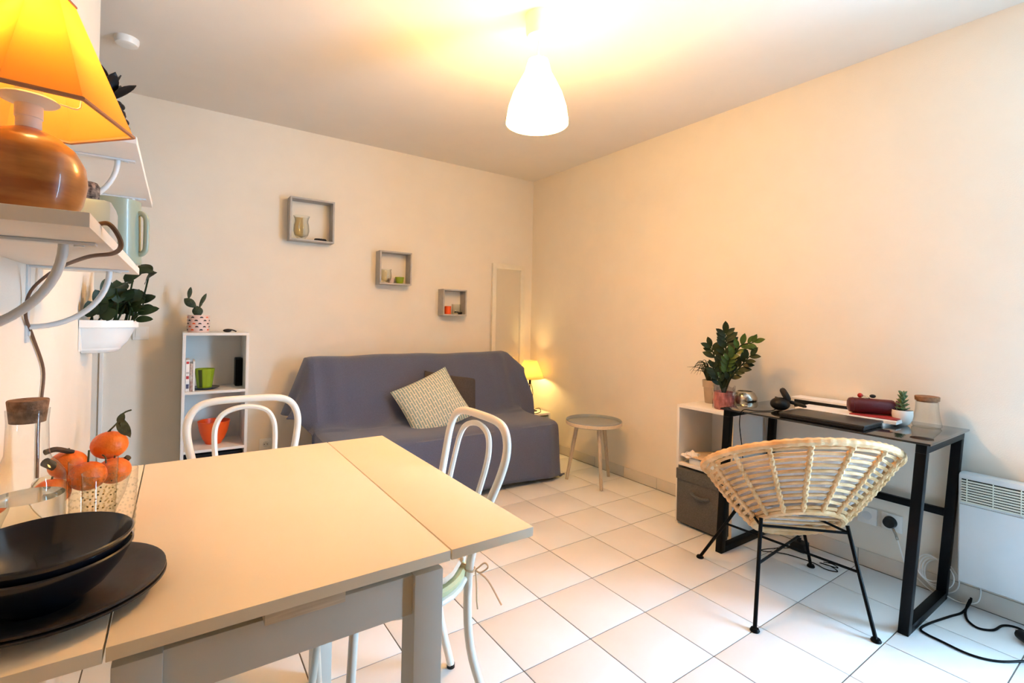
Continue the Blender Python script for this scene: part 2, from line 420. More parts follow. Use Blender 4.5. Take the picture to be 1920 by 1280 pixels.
# ---------------------------------------------------------------- bistro chairs
def make_chair(label, loc, rz):
    t = thing('bistro_chair', label, 'chair', loc, rz, 'white bistro chairs at the table'); ORI[t.name] = None
    def sym(prof):      # prof: (u, w, z) from foot to crown ; seat centre at origin, back towards +y
        a = [(-u, w_, z) for u, w_, z in prof]; b = [(u, w_, z) for u, w_, z in reversed(prof[:-1])]
        return a + b
    hoop = sym([(.125, .245, .008), (.10, .185, .22), (.115, .168, .45), (.14, .197, .60), (.168, .233, .72), (.174, .25, .79), (.153, .258, .840), (.105, .262, .862), (0, .263, .866)])
    part('back_hoop', MB().tube(hoop, .0125, 10, smooth=6), white2_m, t)
    inner = sym([(.075, .165, .455), (.085, .194, .60), (.095, .230, .73), (.088, .244, .79), (.06, .252, .825), (0, .256, .839)])
    part('inner_hoop', MB().tube(inner, .009, 8, smooth=6), white2_m, t)
    part('seat', MB().lathe([(0, .435), (.175, .435), (.192, .442), (.195, .455), (.188, .462), (0, .462)], n=36), seat_m, t, label='pale straw coloured round seat')
    part('seat_ring', MB().tube([(.19 * math.cos(a), .19 * math.sin(a), .430) for a in [2 * PI * k / 28 for k in range(28)]], .010, 8, closed=True), white2_m, t)
    for sx in (-1, 1):
        part('leg', MB().tube([(sx * .10, -.15, .43), (sx * .135, -.165, .40), (sx * .152, -.178, .25), (sx * .165, -.20, .008)], .0115, 10, smooth=5), white2_m, t)
        part('bracket', MB().box((sx * .105 - .012, .13, .418), (sx * .105 + .012, .172, .445), .002), white2_m, t)
        part('rubber_foot', MB().cyl((sx * .165, -.20, 0), (sx * .165, -.20, .012), .0135), blackp_m, t)
        part('rubber_foot', MB().cyl((sx * .125, .245, 0), (sx * .125, .245, .012), .0135), blackp_m, t)
    return t
CA = (-2.597, -2.005, 0); CB = (-2.268, -2.390, 0)
ch = make_chair('white tubular bistro chair at the far end of the table, before the bookshelf', CA, 0)
dup(ch, CB, -PI / 2, 'white tubular bistro chair at the right side of the table, in front of the sofa')
def seat_cushion(loc, rz, label):
    t = thing('seat_cushion', label, 'cushion', loc, rz, 'tied seat cushions on the bistro chairs'); ORI[t.name] = None
    def f(u, v):
        a = 2 * PI * u; r = .185 * (1 - .02 * math.cos(8 * a))
        k = [(.02, 0), (.8, .0), (.97, .006), (1.0, .014), (.97, .023), (.8, .032), (.4, .036), (.02, .036)]
        i = min(6, int(v * 7)); q = v * 7 - i
        rr = k[i][0] * (1 - q) + k[i + 1][0] * q; zz = k[i][1] * (1 - q) + k[i + 1][1] * q
        return V(r * rr * math.cos(a), r * rr * math.sin(a), .463 + zz)
    part('pad', MB().grid(f, 36, 14, closed_u=True), cream_cush_m, t)
    for sx in (-1, 1):
        x = sx * .115
        part('tie', MB().tube([(sx * .09, .14, .48), (x - sx * .012, .152, .468), (x, .185, .455), (x + sx * .016, .170, .452), (x + sx * .002, .154, .455), (x - sx * .014, .169, .450), (x, .187, .446),
                               (x + sx * .03, .200, .475), (x + sx * .045, .203, .468), (x + sx * .02, .193, .445), (x, .190, .444), (x + sx * .035, .210, .425), (x + sx * .085, .225, .375)], .0025, 6, smooth=5), tie_m, t)
        part('tie', MB().tube([(x, .189, .446), (x - sx * .005, .197, .40), (x - sx * .012, .203, .35), (x - sx * .006, .203, .325)], .0025, 6, smooth=5), tie_m, t)
    return t
sc1 = seat_cushion(CA, 0, 'cream tied cushion on the bistro chair at the far table end')
dup(sc1, CB, -PI / 2, 'cream cushion tied with bows on the bistro chair at the right table side')

# ---------------------------------------------------------------- things on the table
def plate(z, rim, label):
    p = [(0, 0), (rim * .55, 0), (rim * .62, .003), (rim * .9, .014), (rim, .019), (rim, .022), (rim * .985, .0225), (rim * .88, .018), (rim * .6, .007), (0, .006)]
    return single('dinner_plate', MB().lathe(p, (-2.941, -2.768, z), 56), dish2_m, label, 'plate', (-2.941, -2.768, z), 'dark plates on the table')
plate(.7503, .131, 'wide dark slate plate lying directly on the table, under the other plate')
plate(.7568, .130, 'wide dark slate plate carrying the two bowls, upper plate of the pile')
def bowl(z, label):
    p = [(0, 0), (.042, 0), (.046, .004), (.070, .022), (.088, .045), (.0985, .066), (.0995, .069), (.0975, .0705), (.0955, .068), (.085, .045), (.066, .023), (.04, .009), (0, .007)]
    return single('bowl', MB().lathe(p, (-2.951, -2.786, z), 56), dish_m, label, 'bowl', (-2.951, -2.786, z), 'dark bowls on the plates')
bowl(.7633, 'glossy dark blue-black bowl under the other one, resting on the plates')
bowl(.7805, 'glossy dark blue-black bowl on top of the pile, its inside in view')
# carafe
cx, cy = -3.005, -2.60
t = thing('carafe', 'clear glass carafe half full of water with a cork stopper', 'carafe', (cx, cy, TZ))
part('glass_body', MB().lathe([(0, .751), (.046, .751), (.050, .756), (.050, .885), (.048, .898), (.039, .913), (.031, .922), (.0275, .934), (.026, .985), (.0275, 1.006), (.0262, 1.0065)], (cx, cy, 0), 40), glass_m, t)
part('water', MB().lathe([(0, .7535), (.045, .7535), (.0485, .757), (.0485, .862), (0, .862)], (cx, cy, 0), 40), water_m, t)
part('cork_stopper', MB().lathe([(0, .985), (.0225, .985), (.0262, 1.020), (.0255, 1.022), (0, 1.022)], (cx, cy, 0), 28), cork_m, t)
# tumblers with dotted relief
def tumbler(x, y, r, h, label):
    t = thing('tumbler', label, 'glass', (x, y, TZ), 0, 'dotted tumblers on the table')
    part('glass_wall', MB().lathe([(0, .751), (r * .86, .751), (r * .9, .754), (r, TZ + h), (r - .0015, TZ + h + .0005)], (x, y, 0), 36), glass_m, t)
    mb = MB()
    for k in range(8):
        for a in range(28):
            q = 2 * PI * (a + .5 * (k % 2)) / 28; z = TZ + .02 + (h - .045) * k / 7; rr = r * (.9 + .1 * (z - TZ) / h)
            mb.ball((x + rr * math.cos(q), y + rr * math.sin(q), z), .0016, 6)
    part('raised_dots', mb, glass_m, t, stuff=True)
tumbler(-2.898, -2.585, .040, .134, 'clear dotted tumbler nearest the pile of bowls')
tumbler(-2.930, -2.505, .037, .138, 'clear dotted tumbler behind the first, in front of the clementines')
# fruit bowl
fx, fy = -2.953, -2.427
single('fruit_bowl', MB().lathe([(0, .752), (.035, .751), (.05, .757), (.066, .795), (.076, .838), (.0745, .839)], (fx, fy, 0), 40), glass_m,
       'clear glass bowl holding clementines and bananas by the left wall', 'bowl', (fx, fy, TZ))
FD = (-.008, -.012, -.020)
for k, (x, y, z, r, lab) in enumerate([
    (-2.935, -2.452, .868, .031, 'clementine with upright stem at the front of the bowl'),
    (-2.908, -2.395, .912, .032, 'topmost clementine, with a dry leafy twig'),
    (-2.968, -2.425, .888, .031, 'clementine beside the banana tips, left of the topmost'),
    (-2.897, -2.428, .866, .029, 'clementine at the right rim of the bowl below the topmost'),
    (-2.985, -2.465, .848, .029, 'clementine low in the bowl, half behind the carafe')]):
    x += FD[0]; y += FD[1]; z += FD[2]
    t = thing('clementine', lab, 'fruit', (x, y, z), 0, 'clementines in the glass bowl')
    part('peel', MB().ball((x, y, z), r, 24, .88), orange_m, t)
    part('stem', MB().tube([(x, y, z + r * .84), (x + .001, y, z + r * .84 + (.024 if k == 0 else .006))], .0016, 6), stem_m, t)
    if k == 1:
        part('twig', MB().tube([(x - .004, y, z + .026), (x + .012, y, z + .045), (x + .022, y, z + .064), (x + .035, y, z + .070)], .0016, 6, smooth=4), stem_m, t)
        for bx, tx in (((.010, 0, .044), (.030, -.004, .016)), ((.018, 0, .056), (.034, .004, .010)), ((.022, 0, .066), (.014, 0, .040))):
            part('leaf', MB().leaf((x + bx[0], y + bx[1], z + bx[2]), (x + tx[0], y + tx[1], z + tx[2]), .014, (0, -1, .3), .1), stem_m, t)
    if k == 3:
        part('twig', MB().tube([(x - .012, y - .012, z + .02), (x - .013, y - .014, z + .032), (x - .018, y - .014, z + .038)], .0013, 6, smooth=4), stem_m, t)
BN = bpy.data.objects
t = thing('banana', 'ripe banana with black tips lying under the clementines', 'fruit', (fx, fy, .83))
part('flesh', MB().tube([(-2.985, -2.44, .880), (-2.965, -2.395, .855), (-2.935, -2.37, .843), (-2.905, -2.372, .852), (-2.884, -2.40, .872)], lambda t_: .006 + .012 * math.sin(PI * min(1, max(0, t_))) ** .6, 10, smooth=5), mat('banana_skin', (.55, .36, .05), .5, var=.2, scale=20), t)
part('tip', MB().tube([(-3.000, -2.457, .899), (-2.982, -2.436, .878)], .0085, 10), banana_m, t, label='black stalk end')
part('tip', MB().tube([(-2.888, -2.398, .868), (-2.880, -2.404, .878)], .006, 10), banana_m, t, label='black blossom end')
for o_ in t.children: o_.data.transform(Matrix.Translation((-.004, -.012, -.014)))
single('banana_stalk', MB().tube([(-3.004, -2.472, .904), (-2.990, -2.46, .905), (-2.968, -2.445, .893)], lambda q: .0055 - .001 * q, 8, smooth=4), banana_m, 'brown banana stalk with a black end beside the carafe neck', 'fruit', (-2.985, -2.45, .905))

# ---------------------------------------------------------------- wall shelves on the left wall
def wall_shelf(ya, yb, z, brs, label):
    t = thing('wall_shelf', label, 'shelf', (XW, (ya + yb) / 2, z), 0, 'white bracket shelves on the left wall')
    part('board', MB().box((XW + .001, ya, z), (-2.893, yb, z + .018), .001), white_m, t)
    for y in brs:
        b = part('bracket', MB().box((XW, y - .012, z - .175), (XW + .004, y + .012, z), .001).box((XW, y - .010, z - .005), (-2.905, y + .010, z - .0003), .001), brace_m, t)
        part('brace', MB().tube([(XW + .006 + .137 * math.cos(a), y, z - .004 - .135 * math.sin(a)) for a in [PI / 2 * k / 14 for k in range(15)]], .0062, 10), brace_m, b)
        part('screw', MB().cyl((XW + .003, y, z - .155), (XW + .007, y, z - .155), .006).cyl((-2.925, y, z - .007), (-2.925, y, z - .004), .006), brace_m, b)
    return t
wall_shelf(-2.94, -2.05, 1.271, (-2.765, -2.20), 'white wall shelf with curved brackets carrying the lit wooden lamp')
wall_shelf(-2.25, -1.40, 1.571, (-2.08, -1.56), 'upper white wall shelf behind the lamp, with the black pineapple')

# shelf lamp
lx, ly = -2.972, -2.815
ZS = 1.289
t = thing('table_lamp', 'lit lamp with round turned wooden base and orange angular shade on shelf', 'lamp', (lx, ly, ZS))
part('base', MB().lathe([(0, ZS), (.040, ZS), (.046, ZS + .004), (.057, ZS + .028), (.0615, ZS + .055), (.059, ZS + .078), (.048, ZS + .099), (.031, ZS + .113), (.016, ZS + .120), (.011, ZS + .122), (0, ZS + .122)], (lx, ly, 0), 48), lampwood_m, t)
part('socket', MB().lathe([(0, 1.409), (.011, 1.409), (.0130, 1.412), (.0130, 1.424), (.0142, 1.425), (.0142, 1.441), (.018, 1.443), (.028, 1.446), (.031, 1.449), (.028, 1.452), (.014, 1.455), (.013, 1.485), (0, 1.485)], (lx, ly, 0), 32), plastic_m, t)
part('bulb', MB().lathe([(0, 1.484), (.011, 1.485), (.012, 1.495), (.025, 1.518), (.028, 1.535), (.022, 1.555), (0, 1.565)], (lx, ly, 0), 24), bulb_m, t)
hexv = [(math.radians(a), r) for a, r in ((-62, .122), (13, .102), (82, .116), (118, .122), (193, .102), (262, .116))]
scx, scy = -2.965, -2.790
def shade_ring(s_, z): return [V(scx + r * s_ * math.cos(a), scy + r * s_ * math.sin(a), z) for a, r in hexv]
mb = MB(); NR = 8
rings = []
for k in range(NR + 1):
    u = k / NR; rg = shade_ring(1 - .68 * u, 1.438 + .165 * u); rings.append([mb.b.verts.new(p) for p in rg])
for A, B in zip(rings, rings[1:]):
    for j in range(6): mb.b.faces.new((A[j], A[(j + 1) % 6], B[(j + 1) % 6], B[j]))
sh = part('lamp_shade', mb, shadeA_m, t, smooth=False); solidify(sh, .0012)
part('shade_trim', MB().tube(shade_ring(1.005, 1.4375), .0030, 6, closed=True), rim_m, t)
part('shade_trim', MB().tube(shade_ring(.325, 1.6035), .0022, 6, closed=True), rim_m, t)
part('shade_carrier', MB().tube([(lx + .03, ly, 1.451), (lx + .05, ly + .01, 1.455), (lx + .045, ly + .01, 1.50), (lx + .025, ly + .01, 1.545)], .0012, 6, smooth=4), white2_m, t)
part('power_cord', MB().tube([(-2.93, -2.77, 1.2935), (-2.905, -2.80, 1.2935), (-2.884, -2.84, 1.291), (-2.872, -2.83, 1.268), (-2.885, -2.77, 1.258), (-2.93, -2.664, 1.2575), (-3.02, -2.338, 1.252), (-3.068, -2.258, 1.211), (-3.078, -2.243, 1.159), (-3.080, -2.167, 1.11), (-3.080, -2.05, 1.024), (-3.080, -2.059, .952), (-3.080, -2.086, .884), (-3.080, -2.086, .76)], .0032, 8, smooth=6), brown_m, t)
light('shelf_lamp_light', 'POINT', (lx + .002, ly, 1.555), SHELF_LAMP_W, (1.0, 0.74, 0.27), .028)
# objects on the lower shelf
single('ceramic_box', MB().box((-2.962, -2.64, ZS), (-2.900, -2.53, ZS + .072), .012), paleblue_m, 'pale rounded ceramic box at the shelf edge beside the lamp base', 'box', (-2.935, -2.585, ZS))
single('stone_stopper', MB().lathe([(0, 0), (.017, 0), (.0195, .005), (.0195, .030), (.016, .036), (0, .036)], (-2.942, -2.58, ZS + .072), 24), speck_m, 'speckled brown stone cylinder standing on the pale box', 'ornament', (-2.942, -2.58, ZS + .072))
jx, jy = -2.936, -2.17
t = thing('jug', 'sage green jug with a tall side handle on lower wall shelf', 'jug', (jx, jy, ZS))
part('body', MB().lathe([(0, ZS), (.052, ZS), (.054, ZS + .004), (.0505, ZS + .150), (.051, ZS + .156), (.0485, ZS + .156), (.048, ZS + .150), (.050, ZS + .010), (0, ZS + .008)], (jx, jy, 0), 40), sage_m, t)
ha = math.radians(-20)
hd = V(math.cos(ha), math.sin(ha), 0)
part('handle', MB().tube([V(jx, jy, ZS + z) + hd * r for r, z in ((.049, .126), (.058, .126), (.065, .117), (.067, .10), (.067, .05), (.065, .034), (.058, .026), (.051, .026))], .0065, 10, smooth=5), sage_m, t)
# pineapple ornament on the upper shelf
px_, py_ = -2.992, -1.86; pz = 1.589
t = thing('pineapple_ornament', 'black pineapple figure on the upper shelf, half behind the lamp shade', 'ornament', (px_, py_, pz))
part('body', MB().lathe([(0, 0), (.035, 0), (.05, .03), (.056, .08), (.054, .13), (.044, .175), (.03, .205), (0, .215)], (px_, py_, pz), 24), blackp_m, t)
mb = MB()
for k in range(9):
    z = .015 + k * .022; rr = .035 + .021 * math.sin(PI * min(1, (z + .02) / .2))
    for a in range(12):
        q = 2 * PI * (a + .5 * (k % 2)) / 12; mb.ball((px_ + rr * math.cos(q), py_ + rr * math.sin(q), pz + z), .011, 7)
part('studs', mb, blackp_m, t, stuff=True)
for k in range(9):
    a = 2 * PI * k / 9 + .3; tilt = .02 + .022 * (k % 3)
    b_ = V(px_ + .015 * math.cos(a), py_ + .015 * math.sin(a), pz + .205)
    lf = part('leaf', MB().leaf(b_, b_ + V(tilt * math.cos(a), tilt * math.sin(a), .085 - .018 * (k % 3)), .036, (math.cos(a), math.sin(a), .2), -.12, fold=.3), blackp_m, t); solidify(lf, .003)
# smoke detector
single('smoke_detector', MB().lathe([(0, H), (.05, H), (.05, H - .012), (.044, H - .03), (.03, H - .034), (0, H - .034)], (-3.035, -.72, 0), 32), plastic_m, 'small white round smoke detector on the ceiling', 'detector', (-3.035, -.72, H))

# planter on the left wall with a rubbery-leaved plant
t = thing('wall_planter', 'white half-round planter fixed to the end of the left wall', 'planter', (XW, -1.38, 1.02))
p = [(0, 1.018), (.52, 1.018), (.62, 1.024), (.80, 1.06), (.93, 1.105), (.95, 1.110), (1.0, 1.112), (1.0, 1.138), (.96, 1.138), (.94, 1.11), (.66, 1.03), (0, 1.028)]
part('pot', MB().lathe([(r, z) for r, z in p], (XW + .002, -1.38, 0), 24, .155, .135, None, -PI / 2, PI / 2).box((XW + .001, -1.51, 1.03), (XW + .006, -1.25, 1.138)), plastic_m, t)
part('soil', MB().lathe([(0, 1.126), (.95, 1.126)], (XW + .003, -1.38, 0), 24, .150, .130, None, -PI / 2, PI / 2), soil_m, t)
pl = thing('rubber_leaf_plant', 'dark green plant with thick oval leaves growing in the wall planter', 'plant', (-3.02, -1.38, 1.126))
rb = random.Random(4)
stems = []
for k in range(9):
    bx, by = -3.05 + .10 * rb.random(), -1.46 + .16 * rb.random()
    tx, ty, tz = bx + rb.uniform(-.02, .06), by + rb.uniform(-.06, .04), 1.20 + .13 * rb.random()
    tx = max(tx, XW + .025)
    part('stem', MB().tube([(bx, by, 1.12), ((bx + tx) / 2 + .01, (by + ty) / 2, (1.12 + tz) / 2), (tx, ty, tz)], .003, 6, smooth=4), leaf_m, pl)
    stems.append(((bx, by, 1.126), (tx, ty, tz)))
    for q in range(4):
        u = .35 + .65 * q / 3; a = rb.random() * 2 * PI
        p0 = V(bx + (tx - bx) * u, by + (ty - by) * u, 1.126 + (tz - 1.126) * u)
        L = rb.uniform(.05, .075)
        d = V(math.cos(a), math.sin(a), rb.uniform(-.1, .9)).normalized() * L
        if p0.x + d.x < XW + .012: d.x = abs(d.x)
        part('leaf', MB().leaf(p0, p0 + d, .046, (0, -.6, .8), .12, shape=.85, n=8, rnd=.6), leaf_m, pl)
for b_, m_, e_, w_ in (((-2.945, -1.42, 1.135), (-2.93, -1.42, 1.165), (-2.862, -1.44, 1.185), .034), ((-2.95, -1.43, 1.13), (-2.935, -1.43, 1.14), (-2.88, -1.45, 1.143), .028), ((-2.955, -1.42, 1.135), (-2.948, -1.43, 1.205), (-2.925, -1.43, 1.255), .040), ((-3.03, -1.47, 1.15), (-3.03, -1.48, 1.19), (-3.045, -1.50, 1.245), .042), ((-3.02, -1.48, 1.18), (-3.01, -1.48, 1.22), (-3.02, -1.49, 1.285), .045), ((-3.05, -1.49, 1.13), (-3.05, -1.50, 1.150), (-3.06, -1.53, 1.205), .05), ((-3.04, -1.47, 1.13), (-3.03, -1.49, 1.145), (-2.985, -1.50, 1.175), .045), ((-3.06, -1.47, 1.13), (-3.05, -1.49, 1.16), (-3.01, -1.51, 1.215), .046), ((-2.99, -1.45, 1.13), (-2.985, -1.46, 1.20), (-2.99, -1.46, 1.285), .05)):
    part('stem', MB().tube([b_, m_], .0028, 6), leaf_m, pl)
    part('leaf', MB().leaf(m_, e_, w_, (.3, -.9, .35), .08, shape=.85, n=10, rnd=.6), leaf_m, pl)

# ---------------------------------------------------------------- back wall: switch, socket, shadow boxes, mirror
t = thing('light_switch', 'white light switch on the back wall beside the planter', 'switch', (-2.99, 0, 1.04))
part('plate', MB().box((-3.03, -.009, 1.0), (-2.95, 0, 1.08), .003), plastic_m, t)
part('rocker', MB().box((-3.015, -.013, 1.015), (-2.965, -.008, 1.065), .002), plastic_m, t)
def socket(c, n, label):
    t = thing('wall_socket', label, 'socket', c)
    c = Vector(c)
    if n == 'y':
        part('plate', MB().box(c + V(-.04, -.009, -.04), c + V(.04, 0, .04), .003), plastic_m, t)
        part('recess', MB().cyl(c + V(0, -.0088, 0), c + V(0, -.0098, 0), .02), rad_m, t)
        for dx_ in (-.009, .009): part('hole', MB().cyl(c + V(dx_, -.0095, 0), c + V(dx_, -.0102, 0), .003), dark_m, t)
        part('pin', MB().cyl(c + V(0, -.010, .008), c + V(0, -.018, .008), .0024), silver_m, t)
    else:
        part('plate', MB().box(c + V(-.009, -.04, -.04), c + V(0, .04, .04), .003), plastic_m, t)
        part('recess', MB().cyl(c + V(-.0088, 0, 0), c + V(-.0098, 0, 0), .02), rad_m, t)
    return t
socket((-2.284, 0, .272), 'y', 'white wall socket between the bookshelf and the sofa')
def wall_box(x0, x1, z0, z1, label):
    t = thing('shadow_box', label, 'shelf', ((x0 + x1) / 2, 0, z0), 0, 'grey box shelves on the back wall'); d = -.10; k = .012
    part('top_panel', MB().box((x0, d, z1 - k), (x1, 0, z1), .001), greywood_m, t)
    part('bottom_panel', MB().box((x0, d, z0), (x1, 0, z0 + k), .001), greywood_m, t)
    part('side_panel', MB().box((x0, d, z0 + k), (x0 + k, 0, z1 - k), .001), greywood_m, t)
    part('side_panel', MB().box((x1 - k, d, z0 + k), (x1, 0, z1 - k), .001), greywood_m, t)
wall_box(-2.177, -1.877, 1.692, 1.993, 'largest and highest grey box shelf, left of the three')
wall_box(-1.532, -1.272, 1.421, 1.680, 'middle-sized grey box shelf, holding a glass and lime tealight cup')
wall_box(-.988, -.765, 1.190, 1.411, 'smallest and lowest grey box shelf, nearest the mirror')
def vase_glass(x, y, z, prof, label, cat='vase', name='glass_vase'):
    return single(name, MB().lathe(prof, (x, y, z), 32), glass_m, label, cat, (x, y, z))
vase_glass(-2.093, -.055, 1.704, [(0, 0), (.034, 0), (.034, .004), (.026, .008), (.045, .03), (.053, .06), (.050, .10), (.044, .125), (.046, .145), (.055, .165), (.053, .165), (.044, .145), (.042, .125), (.048, .10), (.051, .06), (.043, .031), (0, .012)], 'flared clear glass hurricane vase in the highest grey box')
t = thing('bead_bracelet', 'coiled black bead bracelet lying in the highest grey box', 'bracelet', (-1.963, -.055, 1.704))
for k in range(16):
    a = 2 * PI * k / 16
    part('bead', MB().ball((-1.963 + .034 * math.cos(a), -.055 + .022 * math.sin(a), 1.7135), .0095, 8), ink_m, t)
vase_glass(-1.466, -.055, 1.433, [(0, 0), (.026, 0), (.024, .006), (.036, .025), (.042, .05), (.040, .08), (.037, .095), (.041, .108), (.039, .108), (.035, .095), (.038, .08), (.040, .05), (.034, .026), (0, .010)], 'small round-bellied clear glass vase in the middle grey box')
single('tealight_cup', MB().lathe([(0, 0), (.022, 0), (.030, .012), (.034, .045), (.035, .052), (.032, .052), (.028, .015), (0, .010)], (-1.357, -.06, 1.433), 28), greenp_m, 'lime green tealight cup in the middle grey box', 'cup', (-1.357, -.06, 1.433))
single('tealight_cup', MB().lathe([(0, 0), (.020, 0), (.027, .04), (.025, .041), (.018, .006), (0, .006)], (-1.412, -.025, 1.433), 24), potpink_m, 'small pink tealight cup half hidden behind the lime one', 'cup', (-1.412, -.025, 1.433))
single('candle', MB().lathe([(0, 0), (.027, 0), (.028, .003), (.028, .064), (.026, .067), (0, .065)], (-.925, -.06, 1.202), 28), orangep_m, 'short orange candle in the lowest grey box', 'candle', (-.925, -.06, 1.202))
vase_glass(-.843, -.055, 1.202, [(0, 0), (.036, 0), (.038, .003), (.038, .086), (.036, .086), (.036, .008), (0, .008)], 'straight clear glass candle holder in the lowest grey box', 'glass', 'candle_holder')
single('pebbles', MB().ball((-.845, -.05, 1.222), .012, 8, .6).ball((-.83, -.06, 1.221), .011, 8, .6).ball((-.856, -.062, 1.221), .010, 8, .6), ink_m, 'dark pebbles inside the glass in the lowest grey box', 'pebbles', (-.843, -.055, 1.212))
single('dark_dish', MB().lathe([(0, 0), (.016, 0), (.02, .02), (.018, .021), (0, .006)], (-.797, -.04, 1.202), 20), ink_m, 'tiny dark dish in the right corner of the lowest grey box', 'dish', (-.797, -.04, 1.202))
t = thing('wall_mirror', 'tall narrow mirror in a cream frame leaning by the room corner', 'mirror', (-.28, -.02, .25))
mx0, mx1, mz0, mz1 = -.460, -.100, .22, 1.674
part('frame', MB().box((mx0, -.03, mz0), (mx0 + .04, -.001, mz1), .002).box((mx1 - .045, -.03, mz0), (mx1, -.001, mz1), .002).box((mx0 + .04, -.03, mz1 - .045), (mx1 - .045, -.001, mz1), .002).box((mx0 + .04, -.03, mz0), (mx1 - .045, -.001, mz0 + .045), .002), frame_m, t)
part('mirror_glass', MB().box((mx0 + .039, -.017, mz0 + .04), (mx1 - .044, -.004, mz1 - .04)), mirror_m, t)

# ---------------------------------------------------------------- left bookshelf and its things
bx0, bx1, by0, bz1 = -2.778, -2.432, -.30, 1.052
t = thing('bookshelf', 'narrow white bookshelf with open compartments against the back wall', 'bookshelf', ((bx0 + bx1) / 2, -.15, 0))
k = .016
part('side_panel', MB().box((bx0, by0, 0), (bx0 + k, -.004, bz1 - k), .001), white_m, t)
part('side_panel', MB().box((bx1 - k, by0, 0), (bx1, -.004, bz1 - k), .001), white_m, t)
part('top_panel', MB().box((bx0, by0, bz1 - k), (bx1, -.004, bz1), .001), white_m, t)
for z in (.702, .352, .02):
    part('shelf_board', MB().box((bx0 + k, by0, z - k), (bx1 - k, -.010, z), .001), white_m, t)
part('back_panel', MB().box((bx0 + k, -.010, .02), (bx1 - k, -.004, bz1 - k)), white_m, t)
def book(x, wd, hh, dp, m_, label, marks):
    t = thing('book', label, 'book', (x, -.14, .702), 0, 'books in the bookshelf')
    part('cover', MB().box((x, -.275, .702), (x + wd, -.275 + dp, .702 + hh), .001), m_, t)
    part('pages', MB().box((x + .002, -.272, .704), (x + wd - .002, -.275 + dp + .0006, .702 + hh + .0005)), paper_m, t)
    for (zz, h2, mm) in marks:
        part('spine_print', MB().box((x + .003, -.2758, .702 + zz), (x + wd - .003, -.2749, .702 + zz + h2)), mm, t)
book(bx0 + k + .002, .020, .187, .16, paper_m, 'white-spined book with red and blue marks at left of the shelf', [(.165, .013, redink_m), (.105, .012, greywood_m), (.075, .018, redink_m), (.018, .026, blueink_m)])
book(bx0 + k + .024, .014, .165, .15, mat('book_patchwork', (.30, .16, .13), .7, col2=(.62, .55, .50), scale=40), 'thin mottled brown-red book next to the white-spined one', [])
book(bx0 + k + .039, .010, .178, .19, paper_m, 'thin pale book standing further back beside the mottled one', [])
single('saucer', MB().lathe([(0, 0), (.05, 0), (.062, .006), (.076, .012), (.076, .014), (.06, .009), (0, .005)], (-2.655, -.19, .702), 36), bluep_m, 'dark navy saucer under the lime pot on the bookshelf', 'saucer', (-2.655, -.19, .702))
t = thing('lime_pot', 'lime green flared pot with dark stripe on the navy saucer', 'pot', (-2.66, -.19, .71))
part('pot_wall', MB().lathe([(0, .7085), (.036, .7085), (.040, .714), (.054, .826), (.0535, .828), (.0505, .826), (.037, .72), (0, .716)], (-2.66, -.19, 0), 14), greenp_m, t, smooth=False)
part('stripe', MB().lathe([(.0412, .716), (.0545, .824)], (-2.66, -.19, 0), 3, a0=math.radians(228), a1=math.radians(252)), greend_m, t, label='dark olive stripe')
t = thing('speaker', 'slim black upright speaker at the right of the top compartment', 'speaker', (-2.47, -.10, .702))
part('cabinet', MB().box((-2.492, -.14, .702), (-2.449, -.06, .885), .008), blackp_m, t)
part('grille', MB().box((-2.489, -.142, .712), (-2.452, -.139, .875), .002), black_m, t)
single('orange_bowl', MB().lathe([(0, 0), (.042, 0), (.045, .004), (.045, .008), (.06, .03), (.078, .08), (.088, .135), (.090, .142), (.087, .142), (.075, .08), (.056, .032), (0, .012)], (-2.603, -.15, .352), 40), orangep_m, 'bright orange flared bowl in the middle compartment of the bookshelf', 'bowl', (-2.603, -.15, .352))
t = thing('storage_box', 'red box with its top shadow as a black slab in the lowest bookshelf compartment', 'box', (-2.605, -.15, .02))
part('body', MB().box((-2.755, -.285, .02), (-2.455, -.03, .285), .004), redbox_m, t)
part('lid', MB().box((-2.758, -.255, .285), (-2.452, -.025, .315), .004), blackp_m, t)  # black slab imitates the shadow gap above the red box
# cactus
ccx, ccy, ccz = -2.698, -.17, bz1
t = thing('cactus_pot', 'blush pot printed with black half-moons, on top of the bookshelf', 'pot', (ccx, ccy, ccz))
part('pot_wall', MB().lathe([(0, 0), (.055, 0), (.057, .003), (.059, .103), (.058, .105), (.055, .104), (.053, .08), (0, .08)], (ccx, ccy, ccz), 40), potpink_m, t)
part('soil', MB().lathe([(0, .092), (.0545, .092)], (ccx, ccy, ccz), 30), soil_m, t)
rb = random.Random(11); mb = MB(); mb2 = MB()
for row in range(5):
    for q in range(9):
        a = 2 * PI * (q + .5 * (row % 2) + rb.uniform(-.12, .12)) / 9; z = .012 + row * .019; B = mb if rb.random() < .8 else mb2
        pts = [(-.010, 0)] + [(-.010 * math.cos(PI * s / 6), .0085 * math.sin(PI * s / 6)) for s in range(1, 6)] + [(.010, 0)]
        vs = [B.b.verts.new((ccx + .0594 * math.cos(a + u / .0594), ccy + .0594 * math.sin(a + u / .0594), ccz + z + v)) for u, v in pts]
        B.b.faces.new(vs)
part('print', mb, ink_m, t, stuff=True); part('print', mb2, orangep_m, t, stuff=True)
t = thing('cactus', 'prickly pear cactus with four flat pads in the half-moon pot', 'cactus', (ccx - .01, ccy, ccz + .09))
def pad(c, L, wd, ang, th=.016, lab=None):
    mtx = Matrix.Rotation(ang, 3, 'Y')
    part('pad', MB().lathe([(wd * (math.sin(PI * i / 10) ** .8) * (.75 + .4 * i / 10), L * i / 10) for i in range(11)], c, 16, 1, .38, mtx), cactus_m, t)
pad((ccx - .002, ccy, ccz + .088), .075, .030, math.radians(-6))
